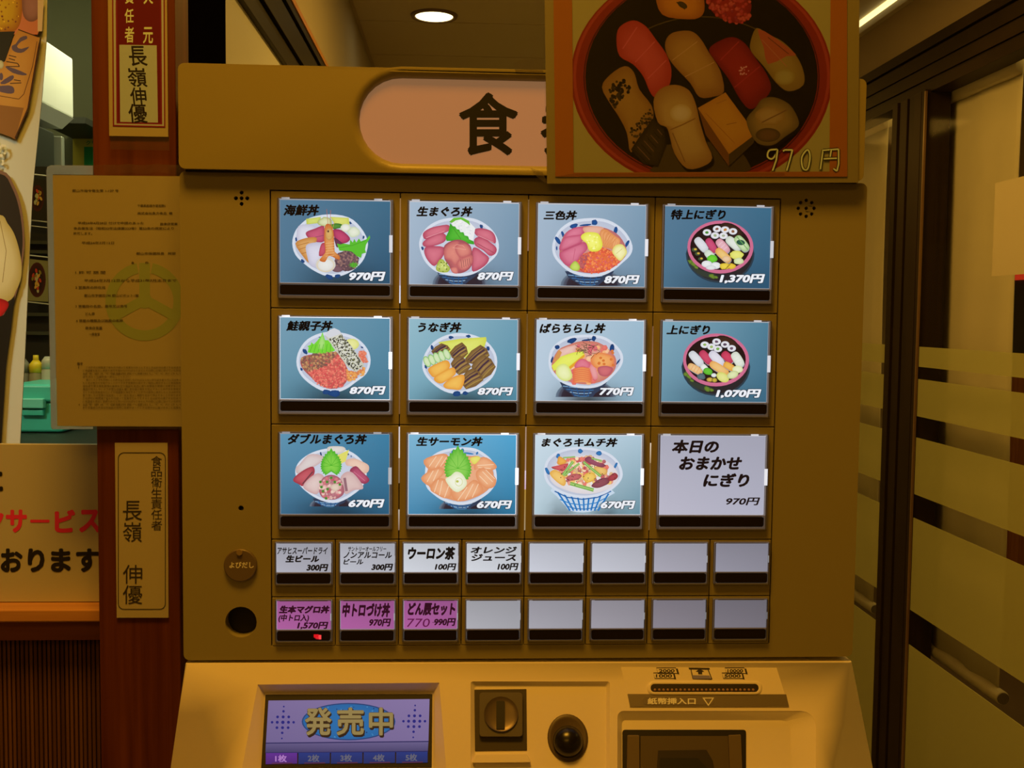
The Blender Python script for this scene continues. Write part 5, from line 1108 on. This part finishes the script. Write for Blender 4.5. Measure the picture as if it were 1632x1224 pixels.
def dots(cx, cy):
    for dx, dy, r in ((0, -70, 4), (0, -48, 6), (-26, -22, 6.5), (0, -22, 7), (26, -22, 6.5), (-50, 3, 6), (-26, 3, 7), (0, 3, 8), (26, 3, 7), (50, 3, 6), (-26, 28, 6.5), (0, 28, 7), (26, 28, 6.5), (0, 52, 6), (0, 78, 4)):
        q.ell(cx+dx-dy*.06, cy+dy, r, r, (28, 34, 118), n=10)
dots(527, 350); dots(1137, 345)
q.build('screen', card_m, dsp)
# coin panel: shallow recess with coin slot unit and return button
coinI = [CO.ab(x, y, -.004) for x, y in rr(757, 1093, 966, 1264, [4, 4, 14, 14], 3)]
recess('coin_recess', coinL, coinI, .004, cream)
m_ = MB(); m_.prism(onc([(756, 1099), (839, 1098), (840, 1196), (757, 1197)], -.0032), -CO.n*.0006)
cu = vpart(m_, 'coin_unit', mat('coin_dark', (.035, .025, .018), .5), bevel=.0005)
m_ = MB(); m_.prism(onc(rr(764, 1103.5, 833, 1174, 5, 3), .0015), -CO.n*.0046); m_.build('coin_plate', gunmetal, cu, bevel=.0012)
c0, c1 = CO.ab(798.5, 1138.5, .0016); R_c = 27.5*.86/1693*1.0
vs = []; fs = []; N = 32
for i, (r_, h) in enumerate(((1.0, .0017), (.93, .0012), (.75, .0006), (.4, .0002), (.12, .0))):
    for k in range(N): a = 2*P2*k/N; vs.append(CO.w(c0+R_c*r_*math.cos(a), c1+R_c*r_*math.sin(a), .0016+h-.0012*0))
for i in range(4):
    for k in range(N): fs.append((i*N+k, i*N+(k+1) % N, (i+1)*N+(k+1) % N, (i+1)*N+k))
fs.append(tuple(range(4*N, 5*N))); m_ = MB(); m_.mesh(vs, fs); m_.build('coin_dish', mat('dish_metal', (.16, .125, .10), .35, .5), cu, smooth=True)
m_ = MB(); m_.prism(onc(rr(791, 1117, 804.5, 1162, 1, 1), .0034), -CO.n*.0012); m_.build('coin_slot', black, cu)
m_ = MB(); m_.prism(onc([(757, 1204), (840, 1203), (846, 1216), (752, 1217)], -.0035)+[], CO.n*.004); vpart(m_, 'coin_ledge', cream, bevel=.001)
m_ = MB(); c0, c1 = CO.ab(905, 1176, -.0035); O2 = CO.w(c0, c1, -.0038); rr_ = 32.5*.84/1693
m_.lathe([(rr_*1.04, 0), (rr_*1.0, .0018), (rr_*.84, .0004)], O2, CO.u, CO.v*1.14, CO.n, 36)
rb = vpart(m_, 'lever_collar', mat('collar_brown', (.10, .07, .04), .45), smooth=True)
m_ = MB(); rk_ = 25*.84/1693; c0, c1 = CO.ab(906, 1180, .004); m_.lathe([(rk_*math.cos(t), rk_*.8*math.sin(t)) for t in [k*math.pi/2/8 for k in range(8)]]+[(.0004, rk_*.8)], CO.w(c0, c1, .000), CO.u, CO.v, CO.n, 32)
m_.build('return_button', mat('button_black', (.010, .008, .007), .25), rb, smooth=True)
# bill plate with slot and printed marks
m_ = MB(); m_.prism(onc([(990, 1063), (1238, 1064), (1258, 1127), (1004, 1126.5)], .0007), -CO.n*.0007); bp = vpart(m_, 'bill_plate', cream, bevel=.0004)
m_ = MB(); m_.prism(onc([(1000, 1106), (1253, 1106.5), (1257.5, 1126), (1004, 1126)], .0011), -CO.n*.0004); m_.build('silver_strip', silver, bp)
m_ = MB(); L0 = onc(rr(1033, 1087, 1213, 1106, 9, 5), .0022); L1 = onc(rr(1037, 1090, 1209, 1103, 6, 5), .0016); k = len(L0); Lb = onc(rr(1031, 1085, 1215, 1108, 10, 5), .0005)
m_.mesh(Lb+L0+L1, [(i, (i+1) % k, (i+1) % k+k, i+k) for i in range(k)]+[(i+k, (i+1) % k+k, (i+1) % k+2*k, i+2*k) for i in range(k)]); m_.build('slot_surround', cream, bp, smooth=True)
m_ = MB(); m_.prism(onc(rr(1037, 1090, 1209, 1103, 6, 5), .0013), -CO.n*.0004); m_.build('bill_slot', mat('slot_dark', (.02, .012, .008), .5), bp)
bd = MB()
for i in range(24):
    c0, c1 = CO.ab(1044+i*6.8, 1099.5, .0016); bd.lathe([(.0013, 0), (.0011, .0008), (.0005, .0012)], CO.w(c0, c1, .0012), CO.u, CO.v, CO.n, 8)
tag(bd.build('slot_beads', mat('bead_pink', (.35, .2, .15), .3), bp, smooth=True), kind='stuff')
q = Pic(CO, .0014, unlit).frame(740, 1030, 2.473)
BK = (26, 14, 4)
q.poly(rr(703, 201, 985, 231, 14, 4), (62, 36, 12)); q.text('紙幣挿入口', 722, 203, 912, 229, (172, 138, 76), .03)
q.poly([(938, 202), (985, 202), (962, 236)], (172, 138, 76)); q.poly([(946, 206), (977, 206), (962, 229)], (62, 36, 12))
q.h = .0009
def bill(x, y, w_, t, sk=6):
    q.loopline([(x, y), (x+w_, y), (x+w_+sk, y+22), (x+sk, y+22)], 3, BK); q.text(t, x+10, y+5, x+w_-4, y+18, BK, .03)
bill(757, 85, 76, '2000'); bill(745, 105, 78, '1000'); bill(1027, 85, 76, '10000'); bill(1015, 105, 78, '5000')
for (x, y) in ((835, 88), (823, 108), (1105, 88), (1093, 108)): q.poly([(x, y), (x+6, y), (x+12, y+22), (x+5, y+22)], BK)
q.poly([(884, 84), (966, 85), (968, 92), (886, 91)], BK); q.pline([(893, 90), (901, 128), (976, 130), (960, 90)], 3.5, BK)
q.poly([(928, 88), (946, 100), (937, 100), (938, 110), (922, 110), (921, 100), (912, 100)], BK); q.poly([(898, 114), (966, 115), (972, 128), (902, 128)], (70, 45, 15))
q.build('lettering', print_m, bp)
# big recess with the dark bill tray
billI = [CO.ab(x, y, -.006) for x, y in rr(991, 1148, 1262, 1284, [6, 18, 6, 6], 4)]
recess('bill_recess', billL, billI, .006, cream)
m_ = MB(); m_.prism(onc(rr(992, 1163, 1189, 1290, 4, 3), -.0050), -CO.n*.0004); tr = vpart(m_, 'bill_tray', mat('tray_black', (.008, .006, .004), .45))
trm = mat('tray_brown', (.13, .095, .055), .45)
m_ = MB(); m_.prism(onc([(1000, 1171), (1019, 1171), (1020, 1290), (998, 1290)], -.0020), -CO.n*.003); m_.build('tray_rail', trm, tr, bevel=.001)
m_ = MB(); m_.prism(onc([(1161, 1171), (1181, 1170), (1186, 1290), (1166, 1290)], -.0020), -CO.n*.003); m_.build('tray_rail', trm, tr, bevel=.001)
m_ = MB(); m_.prism(onc([(1021, 1173), (1160, 1173), (1165, 1290), (1020, 1290)], -.0040), -CO.n*.001); m_.build('tray_floor', mat('tray_floor_m', (.085, .062, .035), .5), tr)
m_ = MB(); m_.prism(onc([(1049, 1196), (1126, 1195), (1136, 1212), (1150, 1290), (1042, 1290)], -.0034), -CO.n*.0006); m_.build('tray_slot', mat('slot_deep', (.02, .013, .008), .5), tr, bevel=.0006)
m_ = MB(); m_.prism(onc([(1052, 1208), (1112, 1208), (1135, 1232), (1138, 1290), (1050, 1290)], -.0030), -CO.n*.0006); m_.build('tray_mouth', black, tr)

# ------------------------------------------------------------------ sushi poster taped over the header
YPo = HY-.0012; PO = face(YPo)
po = empty('sushi_poster', PO.px(1118, 291), 'laminated poster of a round sushi platter, taped over the right of the machine header', 'poster')
m_ = MB(); m_.prism([PO.w(*PO.ab(x, y)) for x, y in [(866, -150), (1371, -150), (1367.5, 291), (872, 292.5)]], (0, .0006, 0)); m_.build('sheet', mat('poster_margin', (.27, .25, .15), .45, coat=.2), po)
q = Pic(PO, .00015, lambda c: unlit(c if c in ((112, 78, 14), (150, 116, 44)) else (c[0]*.76, c[1]*.62, c[2]*.5), 2.0)).frame(860, 0, 3.022)
q.ymax = 852
q.poly([(62, -440), (1480, -440), (1480, 850), (76, 851)], (150, 78, 4)); q.poly([(152, -440), (1404, -440), (1396, 828), (164, 836)], (112, 78, 14))
q.fan(circ(780, 372, 630, 60, 535), (112, 28, 4), (120, 26, 2), mid=.9); q.loopline(circ(780, 368, 612, 60, 520), 14, (140, 44, 8)); q.loopline(circ(780, 372, 566, 60, 490), 6, (60, 10, 2))
q.fan(circ(780, 370, 560, 50, 484), (12, 9, 3), (10, 7, 2)); q.pline(circ(780, 560, 540, 60, 480)[37:54], 6, (60, 46, 14))
q.poly([(600, 700), (900, 690), (1010, 790), (960, 832), (560, 832), (560, 790)], (58, 48, 8), 3)
# prawn halves at the top
q.piece([(560, -20), (600, -70), (760, -70), (795, 30), (770, 85), (690, 92), (590, 70)], (165, 98, 8), (130, 66, 4)); q.ell(688, 24, 26, 14, (50, 20, 3), rot=30); q.line((660, 10), (700, 45), 5, (40, 16, 3))
rg = smoothl([(795, -60), (900, -90), (1010, 0), (1015, 60), (990, 105), (920, 108), (830, 55)], 3); q.fan(rg, (130, 26, 6), (100, 16, 4)); q.grains(rg, 130, 10, [(140, 34, 8), (110, 20, 5), (150, 50, 14)], 14)
def psl(P, a, b, st=None, sc_=None, w=5): q.fan(smoothl([(x+10, y+16) for x, y in P], 3), (22, 16, 6), (10, 7, 3)); q.piece(P, a, b, st, sc_, w=w)
psl([(370, 190), (385, 130), (450, 98), (510, 125), (560, 190), (610, 260), (635, 340), (620, 420), (560, 468), (530, 440), (500, 370), (450, 310), (385, 270)], (165, 58, 22), (140, 36, 8), [((400, 235), (470, 130)), ((460, 300), (555, 200)), ((520, 380), (610, 290))], (172, 68, 30))
psl([(606, 200), (640, 158), (720, 148), (770, 180), (820, 260), (870, 340), (888, 440), (840, 465), (770, 468), (725, 400), (650, 320), (612, 260)], (148, 104, 18), (118, 72, 8), [((640, 290), (760, 200)), ((700, 370), (840, 300))], (156, 112, 28), w=4)
psl([(815, 240), (860, 200), (930, 178), (990, 210), (1040, 280), (1090, 350), (1115, 430), (1060, 500), (1010, 525), (960, 470), (910, 380), (850, 300)], (128, 26, 6), (92, 12, 3), [((870, 290), (960, 200)), ((940, 420), (1060, 320))], (140, 34, 10), w=5)
q.grains([(950, 330), (1000, 310), (1015, 350), (970, 370)], 22, 4, [(175, 110, 60)])
psl([(1016, 200), (1045, 135), (1100, 165), (1170, 200), (1232, 262), (1270, 340), (1270, 410), (1200, 440), (1140, 400), (1080, 320), (1020, 250)], (130, 100, 16), (110, 78, 8)); q.poly([(1050, 140), (1130, 180), (1235, 262), (1190, 270), (1100, 310), (1080, 230)], (142, 62, 12), 2); q.line((1070, 190), (1190, 320), 4, (150, 84, 20)); q.line((1100, 180), (1200, 260), 4, (90, 40, 8)); q.ell(1180, 370, 50, 40, (140, 118, 26), (124, 96, 14))
psl([(300, 420), (340, 360), (410, 318), (455, 350), (480, 430), (540, 510), (545, 580), (500, 640), (440, 735), (420, 640), (380, 560), (340, 500)], (140, 98, 14), (120, 76, 8)); q.grains([(320, 430), (400, 370), (440, 430), (360, 520)], 70, 8, [(26, 12, 3), (48, 24, 5), (16, 8, 2)]); q.grains([(430, 620), (540, 520), (550, 580), (450, 730)], 60, 6, [(26, 12, 3), (60, 34, 6)])
q.fan([(440, 720), (480, 660), (545, 570), (600, 620), (610, 700), (570, 800), (500, 790)], (46, 26, 4), (28, 14, 3)); 
for k in range(8): q.line((455+k*16, 720-k*14), (520+k*10, 790-k*20), 4, (92, 58, 10) if k % 2 else (20, 10, 2))
psl([(548, 490), (580, 430), (650, 408), (720, 435), (755, 510), (770, 580), (800, 680), (832, 760), (790, 800), (710, 812), (650, 740), (625, 650), (610, 612), (570, 590)], (158, 122, 30), (128, 84, 12)); q.ell(680, 545, 52, 44, (172, 146, 62), (158, 124, 34)); q.pline([(630, 625), (690, 600), (750, 570)], 6, (118, 74, 12)); q.line((640, 640), (700, 780), 5, (110, 70, 12))
q.fan([(762, 520), (895, 445), (1042, 645), (912, 742)], (162, 108, 10), (150, 94, 8)); q.poly([(762, 520), (912, 742), (912, 800), (800, 650)], (96, 52, 4)); q.poly([(912, 742), (1042, 645), (1030, 690), (912, 800)], (56, 26, 3)); q.line((800, 545), (940, 690), 4, (140, 84, 8)); q.line((850, 500), (900, 480), 5, (140, 88, 10)); q.line((900, 600), (950, 590), 4, (128, 76, 8))
psl([(998, 570), (1040, 520), (1070, 478), (1130, 468), (1200, 500), (1240, 560), (1245, 610), (1180, 660), (1120, 700), (1050, 690), (1010, 630)], (132, 98, 18), (84, 50, 8)); q.ell(1110, 560, 70, 45, (146, 112, 28), (124, 88, 14), jag=.08); q.line((1070, 590), (1190, 530), 6, (100, 64, 12)); q.ell(1100, 650, 60, 34, (92, 58, 8), (62, 36, 6))
# frame strip and margin cover what the bowl overlaps
q.poly([(74, 832), (1480, 826), (1480, 851), (76, 851)], (142, 76, 4)); q.poly([(74, 836), (620, 834), (1180, 832), (1180, 848), (76, 849)], (124, 62, 4))
q.poly([(1404, -440), (1480, -440), (1482, 850), (1396, 850)], (150, 78, 4)); q.poly([(62, -440), (152, -440), (164, 836), (76, 850)], (150, 78, 4))
# hand-lettered price, outlined strokes
def stroke(L, closed=False):
    pts = smoothl(L, 4) if closed else L
    if closed: pts = pts+[pts[0]]
    q.pline(pts, 15, (16, 12, 4)); q.pline(pts, 8, (150, 116, 44))
stroke([(1135, 720), (1105, 725), (1098, 755), (1120, 765), (1140, 740), (1145, 722)], True); stroke([(1146, 722), (1140, 770), (1122, 822)])
stroke([(1172, 728), (1180, 722), (1218, 722), (1205, 770), (1190, 822)]); stroke([(1285, 724), (1262, 760), (1268, 810), (1290, 815), (1302, 765), (1298, 730)], True)
stroke([(1365, 722), (1352, 815)]); stroke([(1365, 724), (1440, 718), (1440, 790), (1432, 824), (1415, 812)]); stroke([(1405, 722), (1398, 765)]); stroke([(1368, 765), (1432, 762)])
q.build('print', gloss_print, po)
m_ = MB(); m_.prism([PO.w(*PO.ab(x, y)) for x, y in [(860, -150), (1372, -150), (1369, 293), (871, 294)]], (0, .0001, 0)); 
for v in m_.v: v.y -= .0016
m_.build('laminate', glassmat('poster_film', (.9, .9, .9), .965, .15), po)
# tape bits holding the poster
for (pts, lab) in (([(818, 101), (828, 96), (866, 92), (866, 118), (822, 115)], 'clear tape on the top left edge of the sushi poster'), ([(846, 268), (864, 273), (872, 290), (868, 291), (856, 282)], 'clear tape at the lower left corner of the sushi poster')):
    m_ = MB(); m_.prism([face(HY-.0008).px(*p) for p in pts], (0, .0003, 0)); tag(m_.build('clear_tape', glassmat('poster_tape', (1, .95, .85), .8, .1)), lab, 'tape')
